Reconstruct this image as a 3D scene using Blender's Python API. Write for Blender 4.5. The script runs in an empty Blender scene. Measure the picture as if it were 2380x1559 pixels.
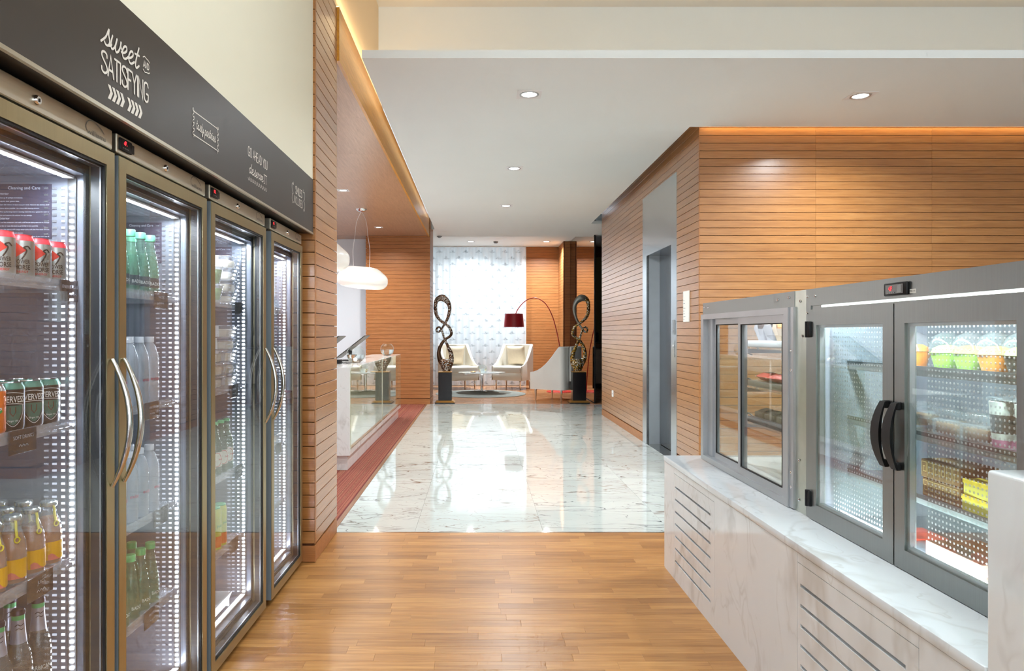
import bpy, bmesh, math, random
from mathutils import Vector, Matrix

random.seed(7)
PI = math.pi
scene = bpy.context.scene
C = scene.collection

# ------------------------------------------------------------------ camera
F_PX, EYE = 1650.0, 1.37
cam_d = bpy.data.cameras.new('camera')
cam = bpy.data.objects.new('camera', cam_d)
C.objects.link(cam)
cam.location = (0, 0, EYE)
cam.rotation_euler = (PI / 2, 0, 0)
cam_d.sensor_width = 36.0
cam_d.sensor_fit = 'HORIZONTAL'
cam_d.lens = 36.0 * F_PX / 2380.0
cam_d.shift_x = (1190.0 - 1113.0) / 2380.0
cam_d.shift_y = -(779.5 - 775.0) / 2380.0
cam_d.clip_start = 0.05
cam_d.clip_end = 200
scene.camera = cam

# ------------------------------------------------------------------ world, exposure
world = bpy.data.worlds.new('world')
scene.world = world
world.use_nodes = True
world.node_tree.nodes['Background'].inputs[0].default_value = (0.82, 0.90, 1.0, 1)
world.node_tree.nodes['Background'].inputs[1].default_value = 0.9
vs = scene.view_settings
vs.view_transform = 'Standard'
vs.look = 'None'
vs.exposure = 0.42
vs.gamma = 1.0
vs.use_curve_mapping = False
scene.cycles.use_denoising = True
scene.cycles.use_adaptive_sampling = True
scene.cycles.adaptive_threshold = 0.12
scene.cycles.adaptive_min_samples = 12
scene.cycles.light_sampling_threshold = 0.03
scene.cycles.max_bounces = 8
scene.cycles.diffuse_bounces = 3
scene.cycles.glossy_bounces = 4
scene.cycles.transmission_bounces = 6
scene.cycles.transparent_max_bounces = 20
scene.cycles.sample_clamp_indirect = 6.0
scene.cycles.caustics_reflective = False
scene.cycles.caustics_refractive = False
scene.cycles.blur_glossy = 0.3


def area(name, loc, rot, sx, sy, power, col=(1, 1, 1), shape='RECTANGLE', spread=180, parent=None):
    d = bpy.data.lights.new(name, 'AREA')
    d.shape = shape
    d.size = sx
    if shape in ('RECTANGLE', 'ELLIPSE'):
        d.size_y = sy
    d.energy = power
    d.color = col
    d.spread = math.radians(spread)
    o = bpy.data.objects.new(name, d)
    C.objects.link(o)
    o.location = loc
    o.rotation_euler = rot
    if parent is not None:
        o.parent = parent
        o.location = Vector(loc) - parent.location
    return o


WARM = (1.0, 0.80, 0.58)
NEUT = (0.86, 0.95, 1.0)
COOL = (0.86, 0.93, 1.0)
# daylight through the lounge window; the rear lamp is added fill behind the camera
area('added_rear_fill', (2.4, -3.35, 2.1), (PI / 2, 0, 0), 6.4, 3.4, 110, (0.90, 0.96, 1.0))
area('lounge_daylight', (-0.6, 20.2, 2.35), (-PI / 2, 0, 0), 4.2, 2.5, 14, (0.84, 0.91, 1.0))

# ------------------------------------------------------------------ helpers: colours and materials
def lin(h):
    h = h.lstrip('#')
    out = []
    for i in (0, 2, 4):
        v = int(h[i:i + 2], 16) / 255.0
        out.append(v / 12.92 if v <= 0.04045 else ((v + 0.055) / 1.055) ** 2.4)
    return tuple(out) + (1.0,)


class NT:
    def __init__(self, name):
        self.m = bpy.data.materials.new(name)
        self.m.use_nodes = True
        self.t = self.m.node_tree
        self.t.nodes.clear()
        self.out = self.n('ShaderNodeOutputMaterial')

    def n(self, typ, **kw):
        nd = self.t.nodes.new(typ)
        for k, v in kw.items():
            setattr(nd, k, v)
        return nd

    def l(self, a, b):
        self.t.links.new(a, b)

    def set(self, nd, **kw):
        for k, v in kw.items():
            nd.inputs[k.replace('_', ' ')].default_value = v

    def math(self, op, a, b=None, clamp=False):
        nd = self.n('ShaderNodeMath', operation=op)
        nd.use_clamp = clamp
        for i, x in enumerate((a, b)):
            if x is None:
                continue
            if isinstance(x, (int, float)):
                nd.inputs[i].default_value = x
            else:
                self.l(x, nd.inputs[i])
        return nd.outputs[0]

    def ramp(self, fac, stops, interp='LINEAR'):
        r = self.n('ShaderNodeValToRGB')
        cr = r.color_ramp
        cr.interpolation = interp
        while len(cr.elements) < len(stops):
            cr.elements.new(0.5)
        for e, (p, col) in zip(cr.elements, stops):
            e.position = p
            e.color = col
        self.l(fac, r.inputs[0])
        return r.outputs[0]

    def mix(self, fac, a, b, mode='MIX'):
        nd = self.n('ShaderNodeMix', data_type='RGBA', blend_type=mode)
        for sock, x in ((nd.inputs[0], fac), (nd.inputs[6], a), (nd.inputs[7], b)):
            if isinstance(x, (int, float)):
                sock.default_value = x
            elif isinstance(x, tuple):
                sock.default_value = x
            else:
                self.l(x, sock)
        return nd.outputs[2]

    def coords(self, scale=(1, 1, 1), randomise=False, kind='Object'):
        tc = self.n('ShaderNodeTexCoord')
        v = tc.outputs[kind]
        if randomise:
            oi = self.n('ShaderNodeObjectInfo')
            cx = self.n('ShaderNodeCombineXYZ')
            for i, k in enumerate((37.0, 53.0, 71.0)):
                self.l(self.math('MULTIPLY', oi.outputs['Random'], k), cx.inputs[i])
            ad = self.n('ShaderNodeVectorMath', operation='ADD')
            self.l(v, ad.inputs[0])
            self.l(cx.outputs[0], ad.inputs[1])
            v = ad.outputs[0]
        mp = self.n('ShaderNodeMapping')
        mp.inputs['Scale'].default_value = scale
        self.l(v, mp.inputs[0])
        return mp.outputs[0]

    def noise(self, vec, scale, detail=3, rough=0.5, dist=0.0):
        nz = self.n('ShaderNodeTexNoise')
        self.l(vec, nz.inputs['Vector'])
        nz.inputs['Scale'].default_value = scale
        nz.inputs['Detail'].default_value = detail
        nz.inputs['Roughness'].default_value = rough
        nz.inputs['Distortion'].default_value = dist
        return nz.outputs[0]

    def bsdf(self, **kw):
        b = self.n('ShaderNodeBsdfPrincipled')
        for k, v in kw.items():
            key = k.replace('_', ' ')
            if isinstance(v, (int, float, tuple)):
                b.inputs[key].default_value = v
            else:
                self.l(v, b.inputs[key])
        self.l(b.outputs[0], self.out.inputs[0])
        return b

    def bump(self, b, height, strength=0.2, dist=0.002):
        bp = self.n('ShaderNodeBump')
        bp.inputs['Strength'].default_value = strength
        bp.inputs['Distance'].default_value = dist
        self.l(height, bp.inputs['Height'])
        self.l(bp.outputs[0], b.inputs['Normal'])


M = {}


def plain(name, col, rough=0.5, metal=0.0, spec=0.5, var=0.04, vscale=6.0, **kw):
    """plain procedural surface with a slight mottling"""
    t = NT(name)
    v = t.coords()
    f = t.noise(v, vscale, 2)
    c = lin(col)
    lo = tuple(max(0, x * (1 - var)) for x in c[:3]) + (1,)
    hi = tuple(min(1, x * (1 + var)) for x in c[:3]) + (1,)
    base = t.ramp(f, [(0.3, lo), (0.7, hi)])
    b = t.bsdf(Base_Color=base, Roughness=rough, Metallic=metal)
    b.inputs['Specular IOR Level'].default_value = spec
    for k, x in kw.items():
        b.inputs[k.replace('_', ' ')].default_value = x
    M[name] = t.m
    return t.m


def emit(name, col, strength, sampling='NONE'):
    t = NT(name)
    e = t.n('ShaderNodeEmission')
    e.inputs[0].default_value = lin(col)
    e.inputs[1].default_value = strength
    t.l(e.outputs[0], t.out.inputs[0])
    t.m.cycles.emission_sampling = sampling
    M[name] = t.m
    return t.m


def thin_glass(name, tint=(0.96, 0.98, 0.97), ior=1.5, rough=0.0, gain=1.0, body=None, body_amt=0.0):
    """architectural glass: clear pane plus Fresnel reflection"""
    t = NT(name)
    tr = t.n('ShaderNodeBsdfTransparent')
    tr.inputs[0].default_value = tuple(tint) + (1,)
    gl = t.n('ShaderNodeBsdfGlossy')
    gl.inputs[0].default_value = (1, 1, 1, 1)
    gl.inputs['Roughness'].default_value = rough
    fr = t.n('ShaderNodeFresnel')
    ge = t.n('ShaderNodeNewGeometry')
    t.l(t.math('ADD', ior, t.math('MULTIPLY', ge.outputs['Backfacing'], 1.0 / ior - ior)), fr.inputs[0])
    fac = t.math('MULTIPLY', fr.outputs[0], gain, clamp=True)
    mx = t.n('ShaderNodeMixShader')
    t.l(fac, mx.inputs[0])
    src = tr.outputs[0]
    if body is not None:
        df = t.n('ShaderNodeBsdfPrincipled')
        df.inputs['Base Color'].default_value = lin(body)
        df.inputs['Roughness'].default_value = 0.3
        m2 = t.n('ShaderNodeMixShader')
        m2.inputs[0].default_value = body_amt
        t.l(tr.outputs[0], m2.inputs[1])
        t.l(df.outputs[0], m2.inputs[2])
        src = m2.outputs[0]
    t.l(src, mx.inputs[1])
    t.l(gl.outputs[0], mx.inputs[2])
    t.l(mx.outputs[0], t.out.inputs[0])
    M[name] = t.m
    return t.m


def wood(name, a, b, c, rough=0.35, axis=0, randomise=True, spread=0.5, scale=1.0, coat=0.0, spec=0.4):
    """straight-grained oak: grain along the given local axis, tone shifting from piece to piece"""
    t = NT(name)
    s = [26.0 * scale] * 3
    s[axis] = 1.6 * scale
    v = t.coords(tuple(s), randomise)
    f1 = t.noise(v, 1.6, 5, 0.6, 0.6)
    s2 = [170.0] * 3
    s2[axis] = 7.0
    f2 = t.noise(t.coords(tuple(s2), randomise), 1.0, 2)
    base = t.ramp(f1, [(0.25, lin(a)), (0.5, lin(b)), (0.78, lin(c))])
    fine = t.ramp(f2, [(0.3, (0.80, 0.78, 0.76, 1)), (0.62, (1.03, 1.03, 1.03, 1))])
    base = t.mix(0.75, base, fine, 'MULTIPLY')
    if randomise:
        oi = t.n('ShaderNodeObjectInfo')
        tone = t.ramp(oi.outputs['Random'], [(0.0, (1 - spread * .52, 1 - spread * .62, 1 - spread * .70, 1)), (0.5, (0.96, 0.94, 0.92, 1)),
                                             (1.0, (1 + spread * .16, 1 + spread * .20, 1 + spread * .24, 1))])
        base = t.mix(1.0, base, tone, 'MULTIPLY')
    bs = t.bsdf(Base_Color=base, Roughness=rough)
    bs.inputs['Specular IOR Level'].default_value = spec
    bs.inputs['Coat Weight'].default_value = coat
    bs.inputs['Coat Roughness'].default_value = 0.24
    t.bump(bs, f2, 0.12, 0.001)
    M[name] = t.m
    return t.m


def marble(name, base_c, vein_c, rough, stretch=(0.55, 1.5, 1.5), amount=1.0, randomise=False, spec=0.5, warm='#cdb9a2', scale=1.0, cloudy=0.90, vw=1.0, cracks=0.0):
    t = NT(name)
    v = t.coords(tuple(x * scale for x in stretch), randomise)
    wn = t.n('ShaderNodeTexNoise')
    t.l(v, wn.inputs['Vector'])
    wn.inputs['Scale'].default_value = 1.7
    wn.inputs['Detail'].default_value = 5
    wsub = t.n('ShaderNodeVectorMath', operation='SUBTRACT')
    t.l(wn.outputs['Color'], wsub.inputs[0])
    wsub.inputs[1].default_value = (0.5, 0.5, 0.5)
    wsc = t.n('ShaderNodeVectorMath', operation='SCALE')
    t.l(wsub.outputs[0], wsc.inputs[0])
    wsc.inputs['Scale'].default_value = 0.9
    wad = t.n('ShaderNodeVectorMath', operation='ADD')
    t.l(v, wad.inputs[0])
    t.l(wsc.outputs[0], wad.inputs[1])
    veins = None
    for sc, wid, k in ((1.5, 0.014, 1.0), (3.6, 0.016, 0.75), (8.5, 0.022, 0.55)):
        nz = t.noise(wad.outputs[0], sc, 2, 0.45)
        ridge = t.math('ABSOLUTE', t.math('SUBTRACT', nz, 0.5))
        line = t.math('SUBTRACT', 1.0, t.math('DIVIDE', ridge, wid * vw), clamp=True)
        brk = t.noise(v, sc * 1.1 + 2.3, 2)
        brk = t.math('MULTIPLY', t.math('SUBTRACT', brk, 0.42), 4.5, clamp=True)
        line = t.math('MULTIPLY', t.math('MULTIPLY', line, brk), k)
        veins = line if veins is None else t.math('MAXIMUM', veins, line)
    if cracks:
        for sc, wid, k in ((1.35, 0.010, 1.0), (3.1, 0.013, 0.8)):
            ve = t.n('ShaderNodeTexVoronoi', feature='DISTANCE_TO_EDGE')
            ve.inputs['Scale'].default_value = sc
            t.l(wad.outputs[0], ve.inputs['Vector'])
            line = t.math('SUBTRACT', 1.0, t.math('DIVIDE', ve.outputs['Distance'], wid * cracks), clamp=True)
            brk = t.math('MULTIPLY', t.math('SUBTRACT', t.noise(v, sc * 1.7 + 1.1, 3), 0.36), 6.0, clamp=True)
            veins = t.math('MAXIMUM', veins, t.math('MULTIPLY', t.math('MULTIPLY', line, brk), k))
    cloud = t.noise(wad.outputs[0], 1.1, 4, 0.6)
    bc = lin(base_c)
    dark = tuple(x * cloudy for x in bc[:3]) + (1,)
    base = t.ramp(cloud, [(0.30, dark), (0.52, bc), (1.0, bc)])
    wmask = t.noise(v, 0.8, 2)
    vc = t.ramp(wmask, [(0.40, lin(vein_c)), (0.66, lin(warm))])
    base = t.mix(t.math('MULTIPLY', veins, amount, clamp=True), base, vc)
    b = t.bsdf(Base_Color=base, Roughness=rough)
    b.inputs['Specular IOR Level'].default_value = spec
    M[name] = t.m
    return t.m


def brushed(name, col, rough, axis=1, aniso=0.35):
    t = NT(name)
    s = [60.0, 60.0, 60.0]
    s[axis] = 1.5
    f = t.noise(t.coords(tuple(s)), 3.0, 3)
    c = lin(col)
    base = t.ramp(f, [(0.3, tuple(x * .92 for x in c[:3]) + (1,)), (0.7, c)])
    r = t.math('ADD', t.math('MULTIPLY', f, 0.16), rough - 0.08)
    t.bsdf(Base_Color=base, Roughness=r, Metallic=1.0)
    M[name] = t.m
    return t.m


wood('oak_slat', '#a16834', '#b0773f', '#bc854d', rough=0.33, axis=0, spread=0.22, coat=0.75, spec=0.5)
wood('oak_slat_far', '#9f6537', '#ae7241', '#ba804d', rough=0.42, axis=0, randomise=False)
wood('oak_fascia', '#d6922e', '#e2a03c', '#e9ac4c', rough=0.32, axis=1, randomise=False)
wood('oak_soffit', '#b58c6e', '#c09a7c', '#caa589', rough=0.30, axis=1, randomise=True, spread=0.08)
wood('oak_parquet', '#9a6632', '#b27d44', '#c59458', rough=0.36, axis=0, spread=0.50, coat=0.12)
wood('oak_lounge_floor', '#a5714a', '#bb855c', '#c79670', rough=0.22, axis=0, randomise=False)
wood('walnut_trim', '#7d5230', '#8d6040', '#9a6c48', rough=0.4, axis=1, randomise=False)
plain('slat_backing', '#5a3214', 0.8)
plain('white_paint', '#f3f8f7', 0.75, var=0.01, vscale=1.0)
plain('white_paint_warm', '#efebe3', 0.75, var=0.01, vscale=1.0)
plain('cream_paint', '#f0ecd6', 0.7, var=0.015, vscale=1.0)
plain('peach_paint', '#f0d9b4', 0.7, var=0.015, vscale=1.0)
plain('pale_blue_wall', '#e6edf4', 0.5, var=0.015, vscale=1.0)
plain('olive_wall', '#8d8a5c', 0.7)
plain('sign_board', '#3b3531', 0.42, var=0.05, vscale=2.0)
plain('sign_white', '#e9e4da', 0.5)
plain('black_plastic', '#111113', 0.45, spec=0.3)
plain('black_rubber', '#0d0d0e', 0.6)
plain('black_lacquer', '#0b0b0f', 0.18)
plain('dark_grey', '#3a3b3d', 0.4)
plain('mid_grey', '#8f9294', 0.4)
plain('cabinet_grey', '#6e7073', 0.45, metal=0.6)
plain('white_plastic', '#eeeeee', 0.35)
plain('notice_dark', '#3d3a4a', 0.45)
plain('notice_text', '#c9cbd6', 0.5)
plain('steel_jamb', '#c8cfd6', 0.3, metal=0.35)
plain('edge_grey', '#7f898f', 0.45, metal=0.3)
plain('logo_grey', '#77756c', 0.4)
plain('chrome', '#e6e6e6', 0.06, metal=1.0)
plain('nickel', '#c9c7c0', 0.16, metal=1.0)
plain('galvanised', '#c3c9c0', 0.28, metal=1.0, var=0.10, vscale=9)
plain('aluminium', '#b9bcc0', 0.35, metal=0.75)
brushed('steel_door', '#b3a884', 0.36, axis=2)
brushed('steel_header', '#d2cdbd', 0.36, axis=1)
brushed('steel_cooler', '#9aa09f', 0.34, axis=2)
brushed('steel_lift', '#c3c8cc', 0.20, axis=2)
brushed('steel_lift_dark', '#6f737a', 0.24, axis=2)
plain('liner_steel', '#8b909c', 0.26, metal=0.3, var=0.03)
plain('liner_back', '#70757f', 0.35, metal=0.5, var=0.03)
thin_glass('door_glass', (0.96, 0.97, 0.975), 1.45, gain=0.62)
thin_glass('clear_glass', (0.93, 0.97, 0.955), 1.5)
thin_glass('display_glass', (0.95, 0.975, 0.965), 1.5)
thin_glass('desk_glass', (0.93, 0.92, 0.82), 1.55, gain=1.4, body='#d8d5b4', body_amt=0.16)
thin_glass('acrylic', (0.90, 0.91, 0.93), 1.5, rough=0.08, body='#dfe2e8', body_amt=0.30)
thin_glass('acrylic_dark', (0.55, 0.55, 0.58), 1.5, rough=0.08, body='#45444a', body_amt=0.55)
thin_glass('clear_plastic', (0.92, 0.93, 0.95), 1.45, rough=0.04, body='#e4e8ee', body_amt=0.20)
thin_glass('lid_plastic', (0.95, 0.955, 0.96), 1.45, rough=0.03, body='#e4e8ee', body_amt=0.05)
thin_glass('water_bottle', (0.93, 0.94, 0.96), 1.45, rough=0.03, body='#dfe3ec', body_amt=0.40)
thin_glass('green_glass', (0.70, 0.86, 0.78), 1.5, rough=0.02, body='#8fb7a2', body_amt=0.22)
thin_glass('beer_glass', (0.50, 0.72, 0.50), 1.5, rough=0.02, body='#4f7a4a', body_amt=0.30)
thin_glass('flint_glass', (0.84, 0.82, 0.80), 1.5, rough=0.02, body='#9aa0a0', body_amt=0.15)
thin_glass('amber_drink', (0.93, 0.62, 0.20), 1.4, rough=0.03, body='#d98a20', body_amt=0.50)
thin_glass('dot_plastic', (0.75, 0.76, 0.77), 1.5, rough=0.15, body='#e9eaec', body_amt=0.62)
marble('marble_floor', '#c2c6c0', '#39373b', 0.045, (0.36, 0.95, 0.5), 1.0, True, 0.4, '#8d7460', cloudy=.88, vw=0.55, cracks=0.62)
marble('marble_counter', '#e3e8ec', '#adadad', 0.10, (1.0, 0.9, 0.45), 0.65, False, 0.5, '#c6c2ba', 0.75, cloudy=.92, vw=1.3)
marble('marble_desk', '#e8e6e2', '#aba7a8', 0.10, (0.9, 1.2, 0.55), 0.8, False, 0.5, '#c7bcae')
emit('led_main', '#eaf2ff', 75.0, 'AUTO')
emit('reflection_mid', '#eef4ff', 1.5)
emit('led_dim_and_reflection', '#e6eeff', 0.75)
emit('reflection_faint', '#e0e8f8', 0.36)
emit('gap_glow', '#f4fff8', 2.5)
emit('red_digits', '#ff3038', 3.0)
emit('lamp_face', '#fffaf0', 9.0)
emit('cove_led', '#ffd9a0', 4.0)
emit('pendant_glow', '#fff2e6', 0.92)


# ------------------------------------------------------------------ helpers: meshes
class MB:
    def __init__(self):
        self.v, self.f, self.mi, self.sm = [], [], [], []

    def add(self, vs, fs, mi=0, smooth=False):
        o = len(self.v)
        self.v += [tuple(p) for p in vs]
        for f in fs:
            self.f.append(tuple(o + i for i in f))
            self.mi.append(mi)
            self.sm.append(smooth)
        return self

    def box(self, x0, x1, y0, y1, z0, z1, mi=0):
        vs = [(x, y, z) for z in (z0, z1) for y in (y0, y1) for x in (x0, x1)]
        return self.add(vs, [(0, 2, 3, 1), (4, 5, 7, 6), (0, 1, 5, 4), (2, 6, 7, 3), (0, 4, 6, 2), (1, 3, 7, 5)], mi)

    def rbox(self, x0, x1, y0, y1, z0, z1, r=0.01, seg=2, mi=0, smooth=True):
        bm = bmesh.new()
        bmesh.ops.create_cube(bm, size=1.0)
        for v in bm.verts:
            v.co = Vector(((x0 + x1) / 2 + v.co.x * (x1 - x0), (y0 + y1) / 2 + v.co.y * (y1 - y0), (z0 + z1) / 2 + v.co.z * (z1 - z0)))
        bmesh.ops.bevel(bm, geom=bm.edges[:], offset=r, segments=seg, profile=0.5, affect='EDGES')
        bm.verts.index_update()
        self.add([v.co for v in bm.verts], [[v.index for v in f.verts] for f in bm.faces], mi, smooth)
        bm.free()
        return self

    def lathe(self, prof, n=20, c=(0, 0, 0), mi=0, smooth=True, cap=True):
        vs, fs = [], []
        for r, z in prof:
            for i in range(n):
                a = 2 * PI * i / n
                vs.append((c[0] + r * math.cos(a), c[1] + r * math.sin(a), c[2] + z))
        for j in range(len(prof) - 1):
            for i in range(n):
                a, b = j * n + i, j * n + (i + 1) % n
                fs.append((a, b, b + n, a + n))
        if cap:
            fs.append(tuple(reversed(range(n))))
            fs.append(tuple((len(prof) - 1) * n + i for i in range(n)))
        return self.add(vs, fs, mi, smooth)

    def tube(self, pts, r, n=8, mi=0, closed=False, cap=True):
        pts = [Vector(p) for p in pts]
        rs = r if isinstance(r, (list, tuple)) else [r] * len(pts)
        vs, fs = [], []
        k = len(pts)
        up = None
        for i, p in enumerate(pts):
            if closed:
                t = (pts[(i + 1) % k] - pts[i - 1]).normalized()
            else:
                t = (pts[min(i + 1, k - 1)] - pts[max(i - 1, 0)]).normalized()
            if up is None:
                up = Vector((0, 0, 1)) if abs(t.z) < 0.9 else Vector((1, 0, 0))
            s = t.cross(up).normalized()
            up = s.cross(t).normalized()
            for j in range(n):
                a = 2 * PI * j / n
                vs.append(p + (s * math.cos(a) + up * math.sin(a)) * rs[i])
        last = k if closed else k - 1
        for i in range(last):
            for j in range(n):
                a, b = i * n + j, i * n + (j + 1) % n
                i2 = ((i + 1) % k) * n
                fs.append((a, b, i2 + (j + 1) % n, i2 + j))
        if cap and not closed:
            fs.append(tuple(reversed(range(n))))
            fs.append(tuple((k - 1) * n + j for j in range(n)))
        return self.add(vs, fs, mi, True)

    def prism(self, poly, h0, h1, axis='z', mi=0, smooth=False):
        """extrude a polygon; axis z: (x,y), axis y: (x,z), axis x: (y,z)"""
        def P(a, b, h):
            return {'z': (a, b, h), 'y': (a, h, b), 'x': (h, a, b)}[axis]
        n = len(poly)
        vs = [P(a, b, h0) for a, b in poly] + [P(a, b, h1) for a, b in poly]
        fs = [tuple(reversed(range(n))), tuple(range(n, 2 * n))]
        fs += [(i, (i + 1) % n, n + (i + 1) % n, n + i) for i in range(n)]
        return self.add(vs, fs, mi, smooth)

    def frame(self, x0, x1, y0, y1, z0, z1, w, axis='x', mi=0):
        """rectangular ring of bars in the plane normal to axis"""
        if axis == 'x':
            self.box(x0, x1, y0, y1, z0, z0 + w, mi).box(x0, x1, y0, y1, z1 - w, z1, mi)
            self.box(x0, x1, y0, y0 + w, z0 + w, z1 - w, mi).box(x0, x1, y1 - w, y1, z0 + w, z1 - w, mi)
        else:
            self.box(x0, x1, y0, y1, z0, z0 + w, mi).box(x0, x1, y0, y1, z1 - w, z1, mi)
            self.box(x0, x0 + w, y0, y1, z0 + w, z1 - w, mi).box(x1 - w, x1, y0, y1, z0 + w, z1 - w, mi)
        return self

    def ribbon(self, pts, w, fn, mi=0):
        """flat pen stroke of width w; fn maps (a, b) to a 3-D point"""
        self.k = getattr(self, 'k', -1) + 1
        e = 0.00022 * (self.k % 4)
        q = [pts[0]]
        for p in pts[1:]:
            if math.hypot(p[0] - q[-1][0], p[1] - q[-1][1]) > 1e-6:
                q.append(p)
        if len(q) < 2:
            return self
        vs, n = [], len(q)
        for i in range(n):
            a, b = q[max(i - 1, 0)], q[i]
            c = q[min(i + 1, n - 1)]
            d1 = Vector((b[0] - a[0], b[1] - a[1]))
            d2 = Vector((c[0] - b[0], c[1] - b[1]))
            if d1.length < 1e-9:
                d1 = d2
            if d2.length < 1e-9:
                d2 = d1
            d1, d2 = d1.normalized(), d2.normalized()
            t = d1 + d2
            t = t.normalized() if t.length > .3 else d1
            k = 1.0 / max(0.5, t.dot(d1))
            nx, ny = -t.y * w / 2 * k, t.x * w / 2 * k
            ei = e + 0.0005 * i / n
            vs += [fn(b[0] - nx, b[1] - ny, ei), fn(b[0] + nx, b[1] + ny, ei)]
        fs = [(2 * i, 2 * i + 2, 2 * i + 3, 2 * i + 1) for i in range(n - 1)]
        self.add(vs, fs, mi)
        for (p, o, e) in ((q[0], q[1], e), (q[-1], q[-2], e + 0.0005 * (n - 1) / n)):
            th = math.atan2(p[1] - o[1], p[0] - o[0])
            self.add([fn(p[0] + w / 2 * math.cos(th - PI / 2 + j * PI / 5), p[1] + w / 2 * math.sin(th - PI / 2 + j * PI / 5), e) for j in range(6)], [tuple(range(6))], mi)
        return self

    def mesh(self, name, mats, off=(0, 0, 0)):
        me = bpy.data.meshes.new(name)
        ox, oy, oz = off
        me.from_pydata([(x - ox, y - oy, z - oz) for x, y, z in self.v], [], self.f)
        if isinstance(mats, str):
            mats = [mats]
        for m in mats:
            me.materials.append(M[m])
        me.polygons.foreach_set('material_index', self.mi)
        me.polygons.foreach_set('use_smooth', self.sm)
        me.update()
        if any(self.sm):
            me.set_sharp_from_angle(angle=math.radians(38))
        return me


def tag(o, label=None, cat=None, group=None, kind=None):
    if label:
        o['label'] = label
    if cat:
        o['category'] = cat
    if group:
        o['group'] = group
    if kind:
        o['kind'] = kind
    return o


def thing(name, label, cat, loc=(0, 0, 0), rotz=0, group=None, kind=None):
    o = bpy.data.objects.new(name, None)
    o.empty_display_size = 0.05
    C.objects.link(o)
    o.location = loc
    o.rotation_euler = (0, 0, rotz)
    return tag(o, label, cat, group, kind)


def wloc(p):
    v = Vector((0, 0, 0))
    while p is not None:
        v += p.location
        p = p.parent
    return v


def part(name, mb, mats, parent, label=None, kind=None):
    """world-coordinate mesh builder -> child mesh (parent is unrotated while building)"""
    me = mb.mesh(name, mats, wloc(parent))
    o = bpy.data.objects.new(name, me)
    C.objects.link(o)
    o.parent = parent
    return tag(o, label, None, None, kind)


def single(name, mb, mats, label, cat=None, group=None, kind=None, at=(0, 0, 0)):
    me = mb.mesh(name, mats, at)
    o = bpy.data.objects.new(name, me)
    C.objects.link(o)
    o.location = at
    return tag(o, label, cat, group, kind)


def struct(name, mb, mats, label, at=(0, 0, 0)):
    return single(name, mb, mats, label, None, None, 'structure', at)


def clone(root, loc, rotz=None, label=None, group=None):
    r = root.copy()
    C.objects.link(r)
    r.location = loc
    if rotz is not None:
        r.rotation_euler = (0, 0, rotz)
    if label:
        r['label'] = label
    if group:
        r['group'] = group
    for ch in list(root.children):
        c = ch.copy()
        C.objects.link(c)
        c.parent = r
        for g in list(ch.children):
            d = g.copy()
            C.objects.link(d)
            d.parent = c
    return r


ORD = ['first', 'second', 'third', 'fourth', 'fifth', 'sixth', 'seventh', 'eighth']


def catmull(pts, k=6, closed=False):
    out = []
    n = len(pts)
    dim = len(pts[0])
    rng = n if closed else n - 1
    for i in range(rng):
        p1, p2 = pts[i], pts[(i + 1) % n]
        p0 = pts[i - 1] if (i > 0 or closed) else p1
        p3 = pts[(i + 2) % n] if (i + 2 < n or closed) else p2
        for j in range(k):
            t = j / k
            out.append(tuple(0.5 * (2 * p1[d] + (p2[d] - p0[d]) * t + (2 * p0[d] - 5 * p1[d] + 4 * p2[d] - p3[d]) * t * t
                                    + (3 * p1[d] - p0[d] - 3 * p2[d] + p3[d]) * t ** 3) for d in range(dim)))
    if not closed:
        out.append(tuple(pts[-1]))
    return out


# printed lettering from the built-in font, as flat meshes mapped onto a surface
_tc = {}


def text_geo(s, bold=0.0, shear=0.0):
    key = (s, bold, shear)
    if key in _tc:
        return _tc[key]
    cu = bpy.data.curves.new('lettering', 'FONT')
    cu.body = s
    cu.size = 1.0
    cu.resolution_u = 2
    cu.offset = bold
    cu.shear = shear
    ob = bpy.data.objects.new('lettering', cu)
    me = bpy.data.meshes.new_from_object(ob)
    vs = [(v.co.x, v.co.y) for v in me.vertices]
    fs = [tuple(p.vertices) for p in me.polygons]
    bpy.data.objects.remove(ob)
    bpy.data.curves.remove(cu)
    bpy.data.meshes.remove(me)
    if not vs:
        vs, fs = [(0, 0), (.01, 0), (0, .01)], [(0, 1, 2)]
    x0 = min(v[0] for v in vs)
    x1 = max(v[0] for v in vs)
    vs = [(x - x0, y) for x, y in vs]
    _tc[key] = (vs, fs, max(x1 - x0, 1e-4))
    return _tc[key]


def put_text(mb, s, fn, a0, b0, height, width=None, bold=0.0, shear=0.0, mi=0, centre=False):
    """cap height `height`, optional forced width; fn maps plane coordinates to 3-D"""
    vs, fs, w = text_geo(s, bold, shear)
    k = height / 0.70
    kx = (width / w) if width else k
    if centre:
        a0 -= w * kx / 2
    mb.add([fn(a0 + x * kx, b0 + y * k) for x, y in vs], fs, mi)
    return w * kx


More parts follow.
